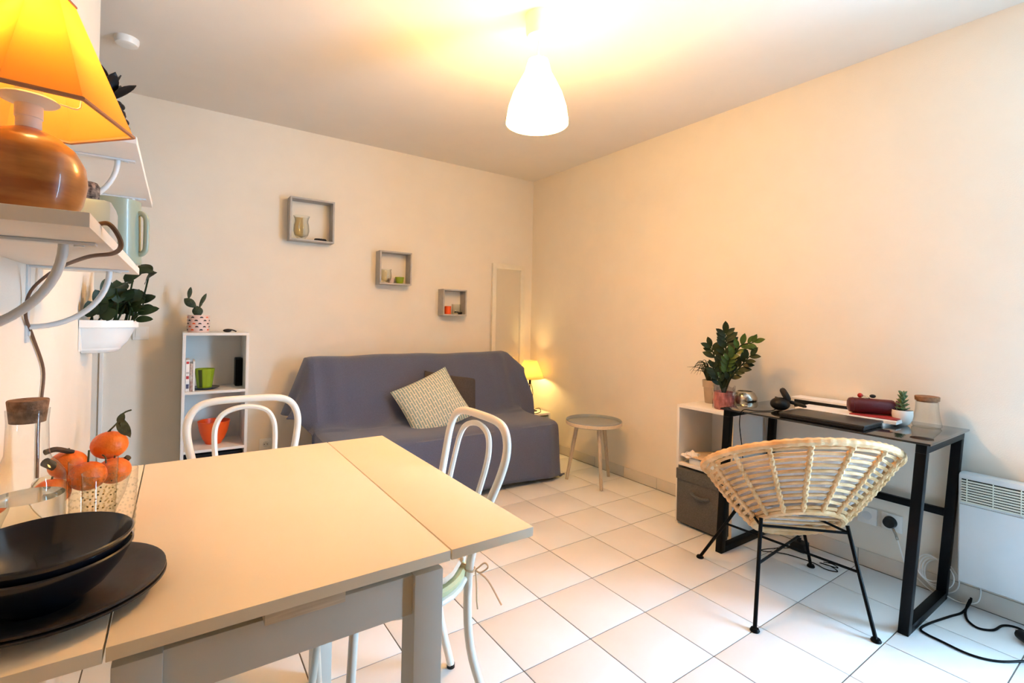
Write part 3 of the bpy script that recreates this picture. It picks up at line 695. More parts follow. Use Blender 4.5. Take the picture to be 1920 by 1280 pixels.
pad((ccx - .012, ccy - .004, ccz + .150), .085, .026, math.radians(-50))
pad((ccx - .055, ccy - .004, ccz + .198), .080, .013, math.radians(8))
pad((ccx + .000, ccy, ccz + .155), .095, .012, math.radians(24))
pad((ccx + .004, ccy, ccz + .150), .05, .009, math.radians(14))
t = thing('hair_clip', 'small black claw clip lying on top of the bookshelf', 'clip', (-2.535, -.2, bz1))
part('body', MB().ball((-2.545, -.2, bz1 + .011), .024, 14, .45, 1, .6), ink_m, t)
part('jaw', MB().tube([(-2.545, -.19, bz1 + .018), (-2.52, -.20, bz1 + .016), (-2.495, -.205, bz1 + .005)], .004, 6, smooth=4), ink_m, t)

# ---------------------------------------------------------------- sofa bed with throw
sx0, sx1 = -2.04, -.49
t = thing('sofa_bed', 'click-clack sofa bed mostly covered by a grey throw', 'sofa', ((sx0 + sx1) / 2, -.5, 0))
part('base', MB().box((sx0 + .06, -.86, .06), (sx1 - .06, -.12, .22), .01), mattress_m, t)
part('seat_mattress', MB().box((sx0, -.93, .20), (sx1, -.36, .41), .04), mattress_m, t)
bmb = MB().box((sx0, -.09, -.27), (sx1, .09, .27), .05)
bmb.b.transform(Matrix.Translation((0, -.27, .605)) @ Matrix.Rotation(math.radians(-24), 4, 'X'))
part('back_mattress', bmb, mattress_m, t)
for xx in (sx0 + .12, sx1 - .12):
    for yy in (-.82, -.18): part('foot', MB().cyl((xx, yy, 0), (xx, yy, .07), .02), black_m, t)
# throw: profile from front hem up over seat, back, to rear
prof = catmull([(0, -.985, .028), (0, -.975, .20), (0, -.965, .36), (0, -.94, .415), (0, -.85, .430), (0, -.70, .428), (0, -.56, .432), (0, -.485, .455), (0, -.445, .52), (0, -.39, .66), (0, -.335, .79), (0, -.305, .850), (0, -.265, .884), (0, -.20, .888), (0, -.14, .868), (0, -.11, .80)], 3)
NP = len(prof)
def throw_pt(u, v):
    s_ = u * (NP - 1); i = min(NP - 2, int(s_)); q = s_ - i; P = prof[i].lerp(prof[i + 1], q)
    back = max(0, min(1, (P.z - .45) / .2)) if P.y > -.6 else 0
    ovl = .34 if P.z > .44 else .40
    Wd = sx1 - sx0 + .05
    x = sx0 - .025 + Wd * min(1, max(0, (v - .13) / .74))
    y, z = P.y, P.z
    n1 = math.sin(x * 7 + y * 5) * .004 + math.sin(x * 17 + z * 11) * .002
    out = 0; fall = 0
    if v < .13: out = (0.13 - v) / .13; sg = -1
    elif v > .87: out = (v - .87) / .13; sg = 1
    if out > 0:
        if sg < 0:
            L = (.415 if P.y < -.52 else max(.03, P.z - .50)) * out
        else: L = (.36 if back else .42) * out * (.30 + .70 * (1 - back))
        z2 = z - L; 
        x += sg * (.012 + .03 * math.sin(u * 23 + 1.0) * out * .6 + .035 * out + .02 * back * out)
        if back and sg < 0: x -= .07 * out * back; y += .05 * out
        if back and sg > 0: x += .05 * out; y -= .10 * out; z2 -= .02 * out
        z = max(.025 + .01 * math.sin(u * 40), z2)
    else:
        # soft vertical folds near the ends, hem slightly wavy
        e = min(v - .13, .87 - v) / .74
        wv = max(0, 1 - e / .16)
        front = 1 if P.y < -.95 else 0
        y -= wv * .012 * math.sin(x * 42) * (1 if P.z > .45 or front else .3)
        z += n1 * (1 if not front else 0)
        if front: y -= .012 * math.sin(x * 9) * (1 - min(1, P.z / .4)) + .008; z += .018 * (1 - min(1, P.z / .3)) * (.5 + .5 * math.sin(x * 5.2 + .9))
        if P.y > -.55 and P.z < .60: z += .008 * math.sin(x * 13 + 2)
    return V(x, y, z)
o = single('throw_blanket', MB().grid(throw_pt, 90, 110), throw_m, 'charcoal grey blanket draped over the whole sofa bed', 'blanket', (-1.26, -.6, .43))
solidify(o, .006, -1)
def pillow(name, label, cat, m_, ctr, wd, hh, th, rot, uvm=False):
    def f(sgn):
        def g(u, v):
            a, b = 2 * u - 1, 2 * v - 1
            e = ((1 - a * a) * (1 - b * b))
            pin = 1 - .05 * (1 - abs(a) ** 2) * abs(b) ** 6 - .0
            pin2 = 1 - .05 * (1 - abs(b) ** 2) * abs(a) ** 6
            return V(a * wd / 2 * pin2, b * hh / 2 * pin, sgn * th / 2 * e ** .55 + .006 * math.sin(5 * a + 3 * b) * e)
        return g
    mb = MB(); mb.grid(f(1), 22, 22, uv=True).grid(f(-1), 22, 22, uv=True)
    bmesh.ops.remove_doubles(mb.b, verts=mb.b.verts, dist=.0006)
    o = single(name, mb, m_, label, cat, (0, 0, 0))
    o.location = ctr; o.rotation_euler = rot
    return o
pillow('patterned_cushion', 'cushion with pale teal and cream staggered stripes, leaning on the sofa back', 'cushion', cushion_m, (-1.312, -.610, .567), .44, .42, .13, (math.radians(55), math.radians(-22), math.radians(-4)))
pillow('dark_cushion', 'plain dark grey cushion slumped behind the striped cushion', 'cushion', pillow_m, (-1.07, -.425, .575), .46, .34, .12, (math.radians(70), math.radians(10), math.radians(0)))

# ---------------------------------------------------------------- bedside unit with lamp
nx0, nx1, ny0, nz = -.385, -.03, -.355, .342
t = thing('bedside_cube', 'white open cube table in the room corner beside the sofa', 'side table', (-.21, -.18, 0))
part('top_panel', MB().box((nx0, ny0, nz - .018), (nx1, -.034, nz), .001), white_m, t)
part('side_panel', MB().box((nx0, ny0, 0), (nx0 + .018, -.034, nz - .018), .001), white_m, t)
part('side_panel', MB().box((nx1 - .018, ny0, 0), (nx1, -.034, nz - .018), .001), white_m, t)
part('bottom_panel', MB().box((nx0 + .018, ny0, .01), (nx1 - .018, -.034, .028), .001), white_m, t)
part('back_panel', MB().box((nx0 + .018, -.042, .028), (nx1 - .018, -.034, nz - .018)), white_m, t)
single('green_box', MB().box((-.35, -.335, .028), (-.06, -.06, .285), .006), greenp_m, 'lime green storage box inside the bedside cube', 'box', (-.2, -.2, .028))
lx2, ly2 = -.148, -.20
t = thing('table_lamp', 'lit lamp with black wire stem and cream conical shade by the corner', 'lamp', (lx2, ly2, nz))
part('base', MB().box((lx2 - .05, ly2 - .05, nz), (lx2 + .05, ly2 + .05, nz + .008), .002), black_m, t)
part('stem', MB().cyl((lx2, ly2, nz + .008), (lx2, ly2, nz + .33), .0045).cyl((lx2, ly2, nz + .008), (lx2, ly2, nz + .07), .010).cyl((lx2, ly2, nz + .245), (lx2, ly2, nz + .285), .010), black_m, t)
for q in range(4):
    a = PI / 4 + q * PI / 2
    part('wire', MB().tube([(lx2 + r * math.cos(a), ly2 + r * math.sin(a), nz + z) for r, z in ((.008, .065), (.022, .11), (.028, .155), (.022, .205), (.008, .250))], .003, 6, smooth=5), black_m, t)
sh = part('lamp_shade', MB().lathe([(.126, .638), (.060, .800)], (lx2, ly2, 0), 40), shadeB_m, t); solidify(sh, .0012)
part('bulb', MB().ball((lx2, ly2, .70), .022, 14), bulb_m, t)
part('power_cord', MB().tube([(lx2 + .045, ly2, nz + .006), (lx2 + .09, ly2 - .03, nz + .02), (lx2 + .05, ly2 - .10, nz + .004), (lx2 - .02, ly2 - .14, nz + .003), (lx2 - .08, ly2 - .145, nz + .004), (lx2 - .10, ly2 - .165, nz - .03)], .003, 6, smooth=5).tube([(lx2 - .02, ly2 + .02, nz + .012), (lx2 - .06, ly2 + .10, nz + .06), (lx2 - .115, ly2 + .14, nz + .06), (lx2 - .14, ly2 + .155, nz + .03)], .003, 6, smooth=5), black_m, t)
part('plug', MB().tube([(lx2 - .145, ly2 + .155, nz + .022), (lx2 - .145, ly2 + .163, nz + .034), (lx2 - .145, ly2 + .158, nz + .05)], .011, 8), black_m, t)
light('bedside_lamp_light', 'POINT', (lx2, ly2, .700), NIGHT_LAMP_W, (1.0, 0.66, 0.22), .024)

# ---------------------------------------------------------------- tripod stool
ox, oy = -.292, -1.165
t = thing('tray_table', 'small round grey tray table on three splayed oak legs', 'side table', (ox, oy, 0))
part('tray', MB().lathe([(0, .420), (.192, .420), (.199, .428), (.200, .452), (.198, .455), (.195, .452), (.191, .434), (0, .434)], (ox, oy, 0), 48), stool_m, t)
part('rim_band', MB().lathe([(.1995, .424), (.2015, .426), (.2018, .445), (.2, .447)], (ox, oy, 0), 48), wood_m, t, label='pale wood edge band')
for fx_, fy_ in ((-.412, -1.018), (-.367, -1.325), (-.098, -1.135)):
    d = V(fx_ - ox, fy_ - oy, 0); tp = V(ox, oy, .422) + d * .62
    part('leg', MB().tube([tp, V(fx_, fy_, 0.002)], lambda q: .0155 - .004 * q, 12), oak_m, t)

# ---------------------------------------------------------------- right bookcase and its things
rx0, rx1, ry0, ry1, rz = -.350, -.012, -2.262, -1.912, .688
t = thing('cube_bookcase', 'white two-compartment bookcase against the right wall beside the desk', 'bookcase', (-.18, -2.09, 0))
part('side_panel', MB().box((rx0, ry1 - .016, 0), (rx1, ry1, rz - .016), .001), white_m, t)
part('side_panel', MB().box((rx0, ry0, 0), (rx1, ry0 + .016, rz - .016), .001), white_m, t)
part('top_panel', MB().box((rx0, ry0, rz - .016), (rx1, ry1, rz), .001), white_m, t)
for z in (.352, .03): part('shelf_board', MB().box((rx0, ry0 + .016, z - .016), (rx1, ry1 - .016, z), .001), white_m, t)
part('back_panel', MB().box((rx1 - .006, ry0 + .016, .03), (rx1, ry1 - .016, rz - .016)), white_m, t)
part('edge_strip', MB().box((rx0 - .0012, ry0, 0), (rx0, ry0 + .016, rz - .016)), wood_m, t, label='raw wood front edge of the near side')
t = thing('fabric_bin', 'dark grey felt storage bin with a handle loop in the bookcase', 'bin', (-.2, -2.09, .03))
part('body', MB().box((-.372, ry0 + .022, .012), (-.03, ry1 - .020, .322), .012), bin_m, t)
part('rim_flap', MB().box((-.377, ry0 + .021, .262), (-.36, ry1 - .019, .325), .006), bin_m, t)
part('handle', MB().tube([(-.374, -2.035, .205), (-.386, -2.06, .197), (-.390, -2.09, .193), (-.386, -2.12, .195), (-.374, -2.145, .203)], .010, 8, smooth=5), bin_m, t)
single('paper_stack', MB().box((-.33, -2.20, .3525), (-.06, -1.985, .385), .002), paper_m, 'stack of white papers on the bookcase middle shelf', 'papers', (-.2, -2.1, .353))
single('kraft_envelope', MB().grid(lambda u, v: V(-.345 + .29 * u, -2.21 + .235 * v, .389 + .02 * math.sin(3 * u + 2 * v) * u + .012 * v), 8, 8), kraft_m, 'brown paper envelope lying on the paper stack', 'envelope', (-.2, -2.1, .388))
solidify(bpy.data.objects['kraft_envelope'], .003)
def crumple(u, v):
    r = random.Random(int(u * 90) * 131 + int(v * 90) * 17)
    return V(-.345 + .075 * u + r.uniform(-.006, .006), -2.04 + .105 * v + r.uniform(-.006, .006), .386 + .028 * math.sin(PI * u) * math.sin(PI * v) + r.uniform(-.004, .016))
single('crumpled_paper', MB().grid(crumple, 8, 8), paper_m, 'crumpled white paper at the front edge of the bookcase shelf', 'paper', (-.31, -1.99, .38), smooth=False)
solidify(bpy.data.objects['crumpled_paper'], .002)
# pots on the bookcase
gx, gy = -.12, -1.985
t = thing('plant_pot', 'taupe flowerpot with a thick rim on the bookcase', 'pot', (gx, gy, rz))
part('pot_wall', MB().lathe([(0, 0), (.036, 0), (.038, .003), (.046, .095), (.051, .096), (.054, .136), (.052, .138), (.048, .134), (.042, .10), (0, .10)], (gx, gy, rz), 36), taupe_m, t)
part('soil', MB().lathe([(0, .122), (.0475, .122)], (gx, gy, rz), 24), soil_m, t)
t = thing('spider_plant', 'small plant with thin arching dark blades in the taupe pot', 'plant', (gx, gy, rz + .12))
rb = random.Random(3)
for k in range(34):
    a = rb.uniform(0, 2 * PI); L = rb.uniform(.07, .17); ris = rb.uniform(.03, .10); dr = rb.uniform(-.03, .05)
    if k < 12: a = rb.uniform(math.radians(80), math.radians(200)); L = rb.uniform(.12, .20)
    b_ = V(gx + .02 * math.cos(a), gy + .02 * math.sin(a), rz + .12)
    d = V(math.cos(a) * L * .55, math.sin(a) * L * .55, 0)
    if b_.x + d.x > -.015: d.x = max(-.02, -.02 - b_.x)
    part('blade', MB().tube([b_, b_ + d * .35 + V(0, 0, ris * .9 + .03), b_ + d * .75 + V(0, 0, ris + .035), b_ + d * 1.15 + V(0, 0, ris + dr)], lambda q: .0028 * (1 - q) + .0006, 5, smooth=4), leaf_m, t)
zx, zy = -.245, -2.140
t = thing('wrapped_pot', 'pot in crinkled pink wrapping and clear film at the bookcase corner', 'pot', (zx, zy, rz))
part('pot_wall', MB().lathe([(0, 0), (.046, 0), (.052, .01), (.056, .05), (.056, .085), (.055, .098), (.050, .097), (.045, .07), (0, .07)], (zx, zy, rz), 26), pink_m, t)
def film(u, v):
    a = 2 * PI * u; r = .0565 + .0035 * math.sin(9 * a + 5 * v) * v + .002 * math.sin(17 * a)
    return V(zx + r * math.cos(a), zy + r * math.sin(a), rz + .003 + .125 * v + .008 * math.sin(5 * a) * v)
part('clear_film', MB().grid(film, 44, 8, closed_u=True), clearwrap_m, t)
part('soil', MB().lathe([(0, .086), (.047, .086)], (zx, zy, rz), 24), soil_m, t)
t = thing('zz_plant', 'plant with upright stems of paired glossy oval leaflets in pink-wrapped pot', 'plant', (zx, zy, rz + .086))
def zz_stem(pts, n, lw, m_, seed):
    r = random.Random(seed)
    P = catmull([(zx, zy, rz + .086)] + pts, 10)
    part('stem', MB().tube(P, lambda q: .0075 * (1 - q) + .0018, 7), leaf_m, t)
    for i in range(n):
        u = .32 + .66 * i / (n - 1); k_ = min(len(P) - 2, int(u * (len(P) - 1))); p0 = P[k_]; tg = (P[k_ + 1] - P[k_]).normalized()
        sd = tg.cross(V(-.82, -.5, .2)).normalized() * (1 if i % 2 else -1)
        L = lw * (1 - .35 * abs(u - .55)) * r.uniform(.85, 1.1)
        d = (sd * .8 + tg * .75 + V(-.5, -.35, .1) * r.uniform(-.3, .5)).normalized() * L
        if p0.x + d.x > -.012: d.x = -.012 - p0.x
        part('leaflet', MB().leaf(p0, p0 + d, L * .46, V(-.75, -.5, .45), .06, n=6), m_, t)
    e = P[-1]; part('leaflet', MB().leaf(e, e + (P[-1] - P[-2]).normalized() * lw * .9, lw * .42, V(-.75, -.5, .45), .04), m_, t)
zz_stem([(zx - .005, zy - .002, .90), (zx + .0, zy - .008, 1.03), (zx + .005, zy - .003, 1.11)], 16, .085, leaf_m, 1)
zz_stem([(zx - .01, zy - .03, .90), (zx, zy - .085, 1.04), (zx + .005, zy - .165, 1.072)], 13, .07, leaf2_m, 2)
zz_stem([(zx - .01, zy - .04, .86), (zx, zy - .09, .93), (zx + .0, zy - .150, 1.00)], 12, .07, leaf_m, 3)
zz_stem([(zx - .01, zy + .02, .88), (zx - .01, zy + .055, .98), (zx - .01, zy + .075, 1.03)], 9, .075, leaf_m, 4)
zz_stem([(zx - .02, zy + .01, .83), (zx - .04, zy + .02, .88), (zx - .06, zy + .03, .92)], 8, .06, leaf_m, 5)
zz_stem([(zx - .01, zy - .01, .86), (zx - .02, zy - .03, .93), (zx - .03, zy - .05, .98)], 10, .065, leaf2_m, 6)
single('silver_vase', MB().lathe([(0, 0), (.038, 0), (.055, .012), (.066, .04), (.065, .065), (.052, .090), (.040, .099), (.038, .098), (.05, .086), (.06, .06), (.05, .015), (0, .006)], (-.115, -2.190, rz), 40), silver_m, 'round mottled silver metal vase behind the pink-wrapped pot', 'vase', (-.115, -2.190, rz))

# ---------------------------------------------------------------- desk
DY0, DY1, DX0, DX1, DZ = -3.105, -2.298, -.500, -.016, .742
t = thing('desk', 'black glass-topped desk on two rectangular black metal frames', 'desk', (-.26, -2.7, 0))
part('glass_top', MB().box((DX0 - .012, DY0 - .012, DZ - .008), (DX1 + .004, DY1 + .012, DZ), .001), deskglass_m, t)
k = .034
def sbox(a, b, sh):
    m = MB().box(a, b, .002)
    for v in m.b.verts: v.co.y += sh * (DZ - v.co.z) / DZ
    return m
for yy, sh_ in ((DY0, .048), (DY1 - k, .034)):
    part('leg', sbox((DX0, yy, 0), (DX0 + k, yy + k, DZ - .008 - k), sh_), black_m, t)
    part('leg', sbox((DX1 - k - .006, yy, 0), (DX1 - .006, yy + k, DZ - .008 - k), sh_), black_m, t)
    part('top_bar', sbox((DX0, yy, DZ - .008 - k), (DX1 - .006, yy + k, DZ - .0085), sh_), black_m, t)
    part('foot_bar', sbox((DX0 + k, yy, .0), (DX1 - .006 - k, yy + k, k), sh_), black_m, t)
part('cross_bar', MB().box((DX1 - k, DY0 + k, .357), (DX1 - .012, DY1 - k, .388), .002), black_m, t)
# on the desk
rzz = Matrix.Rotation(math.radians(-3), 3, 'Z')
t = thing('laptop', 'closed black laptop lying at the front edge of the desk', 'laptop', (-.38, -2.72, DZ))
part('base', MB().box((-.49, -2.900, DZ + .002), (-.290, -2.565, DZ + .014), .003), blackp_m, t)
part('lid', MB().box((-.49, -2.902, DZ + .0145), (-.288, -2.563, DZ + .024), .003), mat('laptop_lid', (.028, .027, .026), .38, var=.1, scale=60), t)
single('paper_sheets', MB().box((-.30, -2.905, DZ + .0005), (-.14, -2.52, DZ + .012), .001).box((-.285, -2.94, DZ + .0125), (-.125, -2.54, DZ + .026), .001, rot=Matrix.Rotation(.04, 3, 'Z')), paper_m, 'loose stack of white papers between laptop and binder', 'papers', (-.2, -2.72, DZ))
single('red_folder', MB().box((-.26, -2.935, DZ + .027), (-.13, -2.76, DZ + .0315), .001, rot=Matrix.Rotation(.05, 3, 'Z')), mat('red_cover', (.35, .03, .03), .5), 'thin red folder under the maroon case', 'folder', (-.2, -2.85, DZ + .027))
t = thing('binder', 'flat black binder with pale top lying against the wall', 'binder', (-.08, -2.62, DZ))
part('block', MB().box((-.122, -2.76, DZ + .0005), (-.024, -2.46, DZ + .040), .002), blackp_m, t)
part('cover', MB().box((-.126, -2.765, DZ + .0405), (-.022, -2.445, DZ + .052), .002), paper_m, t, label='pale top cover')
c0 = V(-.235, -2.745, DZ + .0665); c1 = V(-.145, -2.900, DZ + .0665); dq = (c1 - c0)
t = thing('pencil_case', 'dark red cylindrical leather case with curled end on the desk', 'case', (c0 + c1) / 2 - V(0, 0, .035))
part('body', MB().lathe([(0, 0), (.022, .001), (.031, .006), (.034, .014), (.034, dq.length - .014), (.031, dq.length - .006), (0, dq.length)], c0, 32, mtx=dq.to_track_quat('Z', 'Y').to_matrix()), maroon_m, t)
part('end_roll', MB().cyl(c1 + V(.012, .0, .0), c1 + V(.022, -.018, .0), .032, .028), maroon_m, t)
part('piping', MB().tube([c0 + dq * .12 + dq.to_track_quat('Z', 'Y').to_matrix() @ V(.0345 * math.cos(a), .0345 * math.sin(a), 0) for a in [2 * PI * i / 24 for i in range(24)]], .0015, 6, closed=True), maroon_m, t)
kz = DZ + .101
t = thing('key_ring', 'bunch of keys with a red bead lying on the maroon case', 'keys', (-.19, -2.80, kz))
part('red_bead', MB().ball((-.205, -2.785, kz + .010), .011, 14), mat('red_bead', (.45, .015, .01), .15), t)
part('fob', MB().ball((-.18, -2.825, kz + .010), .012, 12, .7, 1.3, 1), blackp_m, t)
part('ring', MB().tube([(-.195 + .018 * math.cos(a), -2.80 + .018 * math.sin(a), kz + .005 + .004 * math.sin(a)) for a in [2 * PI * i / 18 for i in range(18)]], .0014, 6, closed=True), silver_m, t)
hx, hy = -.30, -2.480
t = thing('headphones', 'folded black headphones with a thin cable at left end of the desk', 'headphones', (hx, hy, DZ))
part('ear_cup', MB().ball((hx - .008, hy, DZ + .033), .045, 20, .72, 1, 1), blackp_m, t)
part('ear_cup', MB().lathe([(0, -.012), (.03, -.012), (.036, -.006), (.036, .006), (.03, .012), (0, .012)], (hx + .018, hy - .012, DZ + .078), 24, mtx=Matrix.Rotation(math.radians(62), 3, V(.8, .6, 0))), mat('headphone_pad', (.018, .015, .015), .8), t)
part('headband', MB().tube([(hx + .01, hy + .035, DZ + .055), (hx + .03, hy - .02, DZ + .045), (hx + .04, hy - .07, DZ + .035), (hx + .03, hy - .10, DZ + .030)], .009, 8, smooth=5), blackp_m, t)
part('cable', MB().tube([(hx - .04, hy + .0, DZ + .012), (hx - .09, hy + .005, DZ + .004), (hx - .16, hy + .04, DZ + .004), (hx - .215, hy + .075, DZ + .006), (hx - .222, hy + .085, DZ - .06), (hx - .212, hy + .075, DZ - .18), (hx - .20, hy + .065, DZ - .30), (hx - .12, hy + .02, DZ - .45)], .0022, 6, smooth=6), black_m, t)
sx_, sy_ = -.170, -2.932
t = thing('succulent_pot', 'small round white ceramic pot on the desk', 'pot', (sx_, sy_, DZ))
part('pot_wall', MB().lathe([(0, 0), (.018, 0), (.025, .006), (.034, .024), (.038, .045), (.037, .064), (.0365, .066), (.034, .064), (.033, .05), (0, .05)], (sx_, sy_, DZ), 36), mat('white_ceramic', (.84, .82, .78), .18), t)
part('soil', MB().lathe([(0, .060), (.0345, .060)], (sx_, sy_, DZ), 24), soil_m, t)
t = thing('succulent', 'green rosette succulent in the white pot', 'plant', (sx_, sy_, DZ + .06))
succ_m = mat('succulent_leaf', (.07, .14, .06), .45, col2=(.13, .21, .09), scale=30)
part('stem', MB().cyl((sx_, sy_, DZ + .058), (sx_, sy_, DZ + .115), .005), succ_m, t)
for lv in range(5):
    for q in range(6):
        a = 2 * PI * (q + .5 * lv) / 6; z = DZ + .063 + lv * .014; L = .027 - .003 * lv
        b_ = V(sx_, sy_, z); e_ = b_ + V(math.cos(a) * L, math.sin(a) * L, .014 + .004 * lv)
        o = part('leaf', MB().leaf(b_, e_, .013, (0, 0, 1), -.05, fold=.3, n=5), succ_m, t); solidify(o, .003)
gx_, gy_ = -.118, -3.002
t = thing('storage_jar', 'clear glass storage jar with cork lid at the right end of the desk', 'jar', (gx_, gy_, DZ))
part('glass_body', MB().lathe([(0, .001), (.047, .001), (.051, .005), (.051, .010), (.045, .04), (.040, .075), (.0385, .105), (.040, .112)], (gx_, gy_, DZ), 40), glass_m, t)
part('cork_lid', MB().lathe([(0, .108), (.0355, .108), (.036, .113), (.042, .114), (.043, .130), (.041, .132), (0, .132)], (gx_, gy_, DZ), 32), cork2_m, t)

# ---------------------------------------------------------------- rattan chair
t = thing('rattan_chair', 'round rattan basket chair on thin black metal legs before the desk', 'chair', (-.61, -2.645, 0))
bdir = V(-.64, -.77, 0).normalized(); side = V(-bdir.y, bdir.x, 0)
tilt = math.radians(25)
e1 = bdir * math.cos(tilt) + V(0, 0, math.sin(tilt)); e2 = side; nax = -bdir * math.sin(tilt) + V(0, 0, math.cos(tilt))
RC, RR = V(-.575, -2.680, .564), .372
BC, BR = V(-.585, -2.695, .322), .172
def bowl_pt(tt, a, off=0.0):
    tilt_b = math.radians(36 - 7 * tt)
    e1b = bdir * math.cos(tilt_b) + V(0, 0, math.sin(tilt_b))
    c = BC.lerp(RC, tt); r = BR + (RR - BR) * (tt ** .86) + off
    c = c - V(0, 0, .0) 
    return c + (e1b * math.cos(a) + e2 * math.sin(a)) * r
AN = [2 * PI * i / 72 for i in range(72)]
def wrapped(pts, r, turns):
    n = len(pts)
    return pts
NW = 260
part('rim', MB().tube([bowl_pt(1, 2 * PI * i / NW) for i in range(NW)], lambda q: .0150 + .0016 * math.sin(q * NW * PI * .5) * (1), 8, closed=True), rattan_m, t)
part('base_ring', MB().tube([bowl_pt(0, 2 * PI * i / 140) for i in range(140)], lambda q: .0135 + .0014 * math.sin(q * 140 * PI * .5), 8, closed=True), rattan_m, t)
NRIB = 16
for i in range(NRIB):
    a = 2 * PI * (i + .35) / NRIB
    part('rib', MB().tube([bowl_pt(k / 40, a, .004) for k in range(41)], lambda q: .0085 + .0012 * math.sin(q * 40 * PI * .8), 8), rattan_m, t)
LEV = 11
for k in range(LEV):
    tt = .06 + .86 * k / (LEV - 1)
    for dq_ in (-.0085, .0085):
        part('woven_rod', MB().tube([bowl_pt(tt + dq_, a, -.004 + .0025 * math.cos(NRIB * a + k * PI)) for a in AN], .0044, 6, closed=True), rattan_m, t)
mb = MB()
for i in range(NRIB):
    a = 2 * PI * (i + .35) / NRIB
    for k in range(LEV):
        tt = .06 + .86 * k / (LEV - 1)
        mb.ball(bowl_pt(tt, a, .003), .0125, 6, 1.0)
part('binding', mb, rattan_m, t, stuff=True)
for i in range(5):
    u = -.8 + .4 * i; hh = math.sqrt(1 - u * u) * BR
    cc = bowl_pt(0, PI / 2); e1b = (bowl_pt(0, 0) - BC).normalized()
    part('bottom_rod', MB().tube([BC + e1b * (u * BR) + e2 * hh, BC + e1b * (u * BR) - e2 * hh], .006, 6), rattan_m, t)
feet = [V(-.626, -2.262, 0), V(-.961, -2.721, 0), V(-.635, -3.0, 0), V(-.244, -2.606, 0)]
tops = []
LT = [V(-.600, -2.475, .365), V(-.798, -2.652, .372), V(-.572, -2.878, .372), V(-.415, -2.625, .335)]
cen = V(-.605, -2.665, 0)
for f_ in feet:
    d = (f_ - cen); q = d.normalized()
    tp = LT[len(tops)]
    tops.append(tp)
    part('leg', MB().tube([f_ + V(0, 0, .006), f_.lerp(tp, .55) , tp], .0075, 8), black_m, t)
    part('foot_pad', MB().lathe([(0, 0), (.016, 0), (.018, .004), (.014, .012), (0, .014)], f_, 16), black_m, t)
for a, b in ((0, 2), (1, 3)):
    part('cross_rod', MB().tube([feet[a].lerp(tops[a], .58), feet[b].lerp(tops[b], .58)], .0055, 8), black_m, t)
for a in range(4):
    b = (a + 1) % 4
    part('leg_rod', MB().tube([feet[a].lerp(tops[a], .93), feet[b].lerp(tops[b], .93)], .0055, 8), black_m, t)
def fleece(sgn):
    def g(u, v):
        a = 2 * PI * u; tt = .02 + .80 * v
        lim = 1.0 if math.cos(a) > -.2 else .75
        p_ = bowl_pt(max(0.0, tt * lim), a, 0); c_ = BC.lerp(RC, tt * lim)
        if v == 0: p_ = BC.copy()
        n_ = (c_ - p_); n_ = n_.normalized() if n_.length > 1e-4 else nax
        r = random.Random(int(u * 997) * 53 + int(v * 499))
        th = .022 + (.035 if sgn > 0 else 0) * (1 - v ** 6) + r.uniform(0, .010)
        return p_ + (n_ * .7 + nax * .6) * th
    return g
mb = MB().grid(fleece(0), 60, 16, closed_u=True).grid(fleece(1), 60, 16, closed_u=True)
single('fleece_throw', mb, fleece_m, 'fluffy white fleece lining the inside of the rattan chair', 'fleece', (-.61, -2.64, .38))

# ---------------------------------------------------------------- radiator
ra0, ra1 = -3.098, -3.76
t = thing('wall_radiator', 'white electric convector heater with slotted top grille on right wall', 'radiator', (-.05, -3.5, .11))
part('body', MB().box((-.085, ra1, .112), (-.022, ra0, .568), .012), rad_m, t)
part('front_panel', MB().box((-.0895, ra1 + .006, .118), (-.084, ra0 - .006, .440), .004), rad_m, t)
part('grille_back', MB().box((-.0865, ra1 + .02, .448), (-.0848, ra0 - .012, .545)), dark_m, t)
for k in range(9):
    z = .449 + k * .0106
    part('slat', MB().box((-.0905, ra1 + .02, z), (-.0855, ra0 - .010, z + .0066), .001), radc_m, t)
for yy in (-3.127, -3.205, -3.283, -3.361, -3.439, -3.517, -3.595, -3.673):
    part('mullion', MB().box((-.092, yy - .0015, .448), (-.086, yy + .0015, .548)), radc_m, t)
part('wall_bracket', MB().box((-.03, -3.3, .15), (0, -3.25, .5)), rad_m, t); part('wall_bracket', MB().box((-.03, -3.65, .15), (0, -3.60, .5)), rad_m, t)

# ---------------------------------------------------------------- cables, plugs and sockets by the desk
socket((0, -2.752, .25), 'x', 'white wall socket under the desk near the rattan chair')
socket((0, -2.850, .25), 'x', 'white wall socket under the desk with the black plug')
t = thing('round_plug', 'round black plug with pale lead in the wall socket under desk', 'plug', (-.02, -2.848, .25))
part('disc', MB().cyl((-.0105, -2.846, .252), (-.036, -2.846, .252), .027, .023), blackp_m, t)
part('sleeve', MB().tube([(-.030, -2.862, .232), (-.030, -2.873, .208), (-.030, -2.880, .186)], .006, 8), silver_m, t)
part('lead', MB().tube([(-.030, -2.880, .186), (-.028, -2.892, .14), (-.022, -2.908, .085), (-.018, -2.95, .04), (-.02, -3.0, .006), (-.03, -3.06, .005)], .0025, 6, smooth=5), plastic_m, t)
mb = MB()
for k in range(4):
    c_ = V(-.022 - .004 * k, -3.035 + .012 * k, .085 + .008 * k)
    mb.tube([c_ + V(.006 * math.sin(2 * a), (.058 - .004 * k) * math.cos(a), (.068 - .004 * k) * math.sin(a)) for a in [2 * PI * i / 28 for i in range(28)]], .0028, 6, closed=True)
mb.tube([(-.03, -3.03, .018), (-.035, -3.10, .008), (-.03, -3.15, .03), (-.02, -3.16, .08), (-.02, -3.15, .112)], .0028, 6, smooth=5)
single('coiled_cable', mb, plastic_m, 'coil of white cable hanging behind the right desk leg', 'cable', (-.03, -3.03, .08))
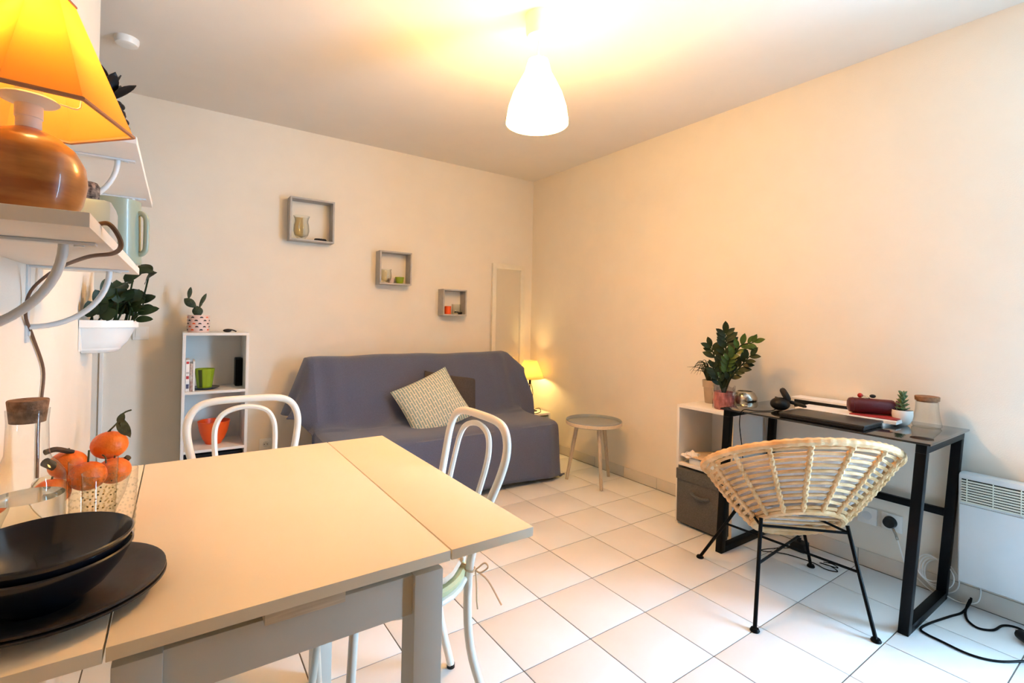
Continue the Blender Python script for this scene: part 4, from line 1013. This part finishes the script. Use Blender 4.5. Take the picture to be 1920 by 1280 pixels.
single('power_cable', MB().tube([(-.04, -3.135, .045), (-.06, -3.135, .03), (-.12, -3.125, .006), (-.20, -3.105, .005), (-.33, -3.02 - .055, .005), (-.405, -3.068, .005), (-.425, -3.095, .005), (-.430, -3.13, .005), (-.438, -3.215, .005), (-.40, -3.28, .005), (-.313, -3.335, .005), (-.24, -3.38, .005)], .0042, 8, smooth=6), black_m, 'black power cable looping across the tiles past the desk foot', 'cable', (-.3, -3.15, .005))
t = thing('plug_lead', 'black cable curling from the skirting to a plug at right edge', 'cable', (-.1, -3.2, .005))
part('lead', MB().tube([(-.025, -3.128, .03), (-.06, -3.125, .008), (-.12, -3.135, .005), (-.175, -3.155, .005), (-.203, -3.19, .005), (-.17, -3.225, .005), (-.10, -3.238, .005), (-.07, -3.262, .005), (-.075, -3.29, .006), (-.12, -3.31, .010)], .0042, 8, smooth=6), black_m, t)
part('plug', MB().cyl((-.15, -3.295, .020), (-.19, -3.325, .020), .018, .014), blackp_m, t)
part('pin', MB().cyl((-.146, -3.298, .024), (-.133, -3.287, .024), .0025).cyl((-.151, -3.291, .024), (-.138, -3.281, .024), .0025), silver_m, t)
t = thing('power_adapter', 'black power adapter with coiled thin cable on the floor under the desk', 'adapter', (-.10, -2.49, 0))
part('block', MB().box((-.135, -2.525, .0), (-.075, -2.455, .045), .004), blackp_m, t)
part('prong', MB().box((-.110, -2.495, .045), (-.095, -2.480, .062)), blackp_m, t)
part('lead', MB().tube([(-.135, -2.47, .01), (-.20, -2.42, .004), (-.275, -2.389, .004), (-.29, -2.40, .004), (-.25, -2.44, .004), (-.216, -2.493, .004), (-.199, -2.598, .004), (-.215, -2.66, .004), (-.19, -2.70, .004), (-.17, -2.66, .008), (-.185, -2.62, .010), (-.165, -2.69, .010), (-.15, -2.66, .012), (-.17, -2.63, .014)], .0024, 6, smooth=6), black_m, t)

# ---------------------------------------------------------------- pendant lamp
qx, qy = -1.528, -2.035
t = thing('pendant_lamp', 'lit white bell-shaped glass pendant lamp hanging from the ceiling', 'lamp', (qx, qy, H))
part('ceiling_rose', MB().lathe([(0, H), (.058, H), (.057, H - .07), (.050, H - .095), (.030, H - .108), (0, H - .110)], (qx, qy, 0), 36), plastic_m, t)
part('cord', MB().cyl((qx, qy, H - .108), (qx, qy, 2.302), .003, n=8), plastic_m, t)
part('lamp_shade', MB().lathe([(0, 2.305), (.029, 2.304), (.044, 2.296), (.050, 2.275), (.058, 2.244), (.080, 2.203), (.106, 2.152), (.125, 2.094), (.1335, 2.040), (.135, 2.022), (.130, 2.020), (.120, 2.094), (.10, 2.16), (0, 2.22)], (qx, qy, 0), 48), opal_m, t)
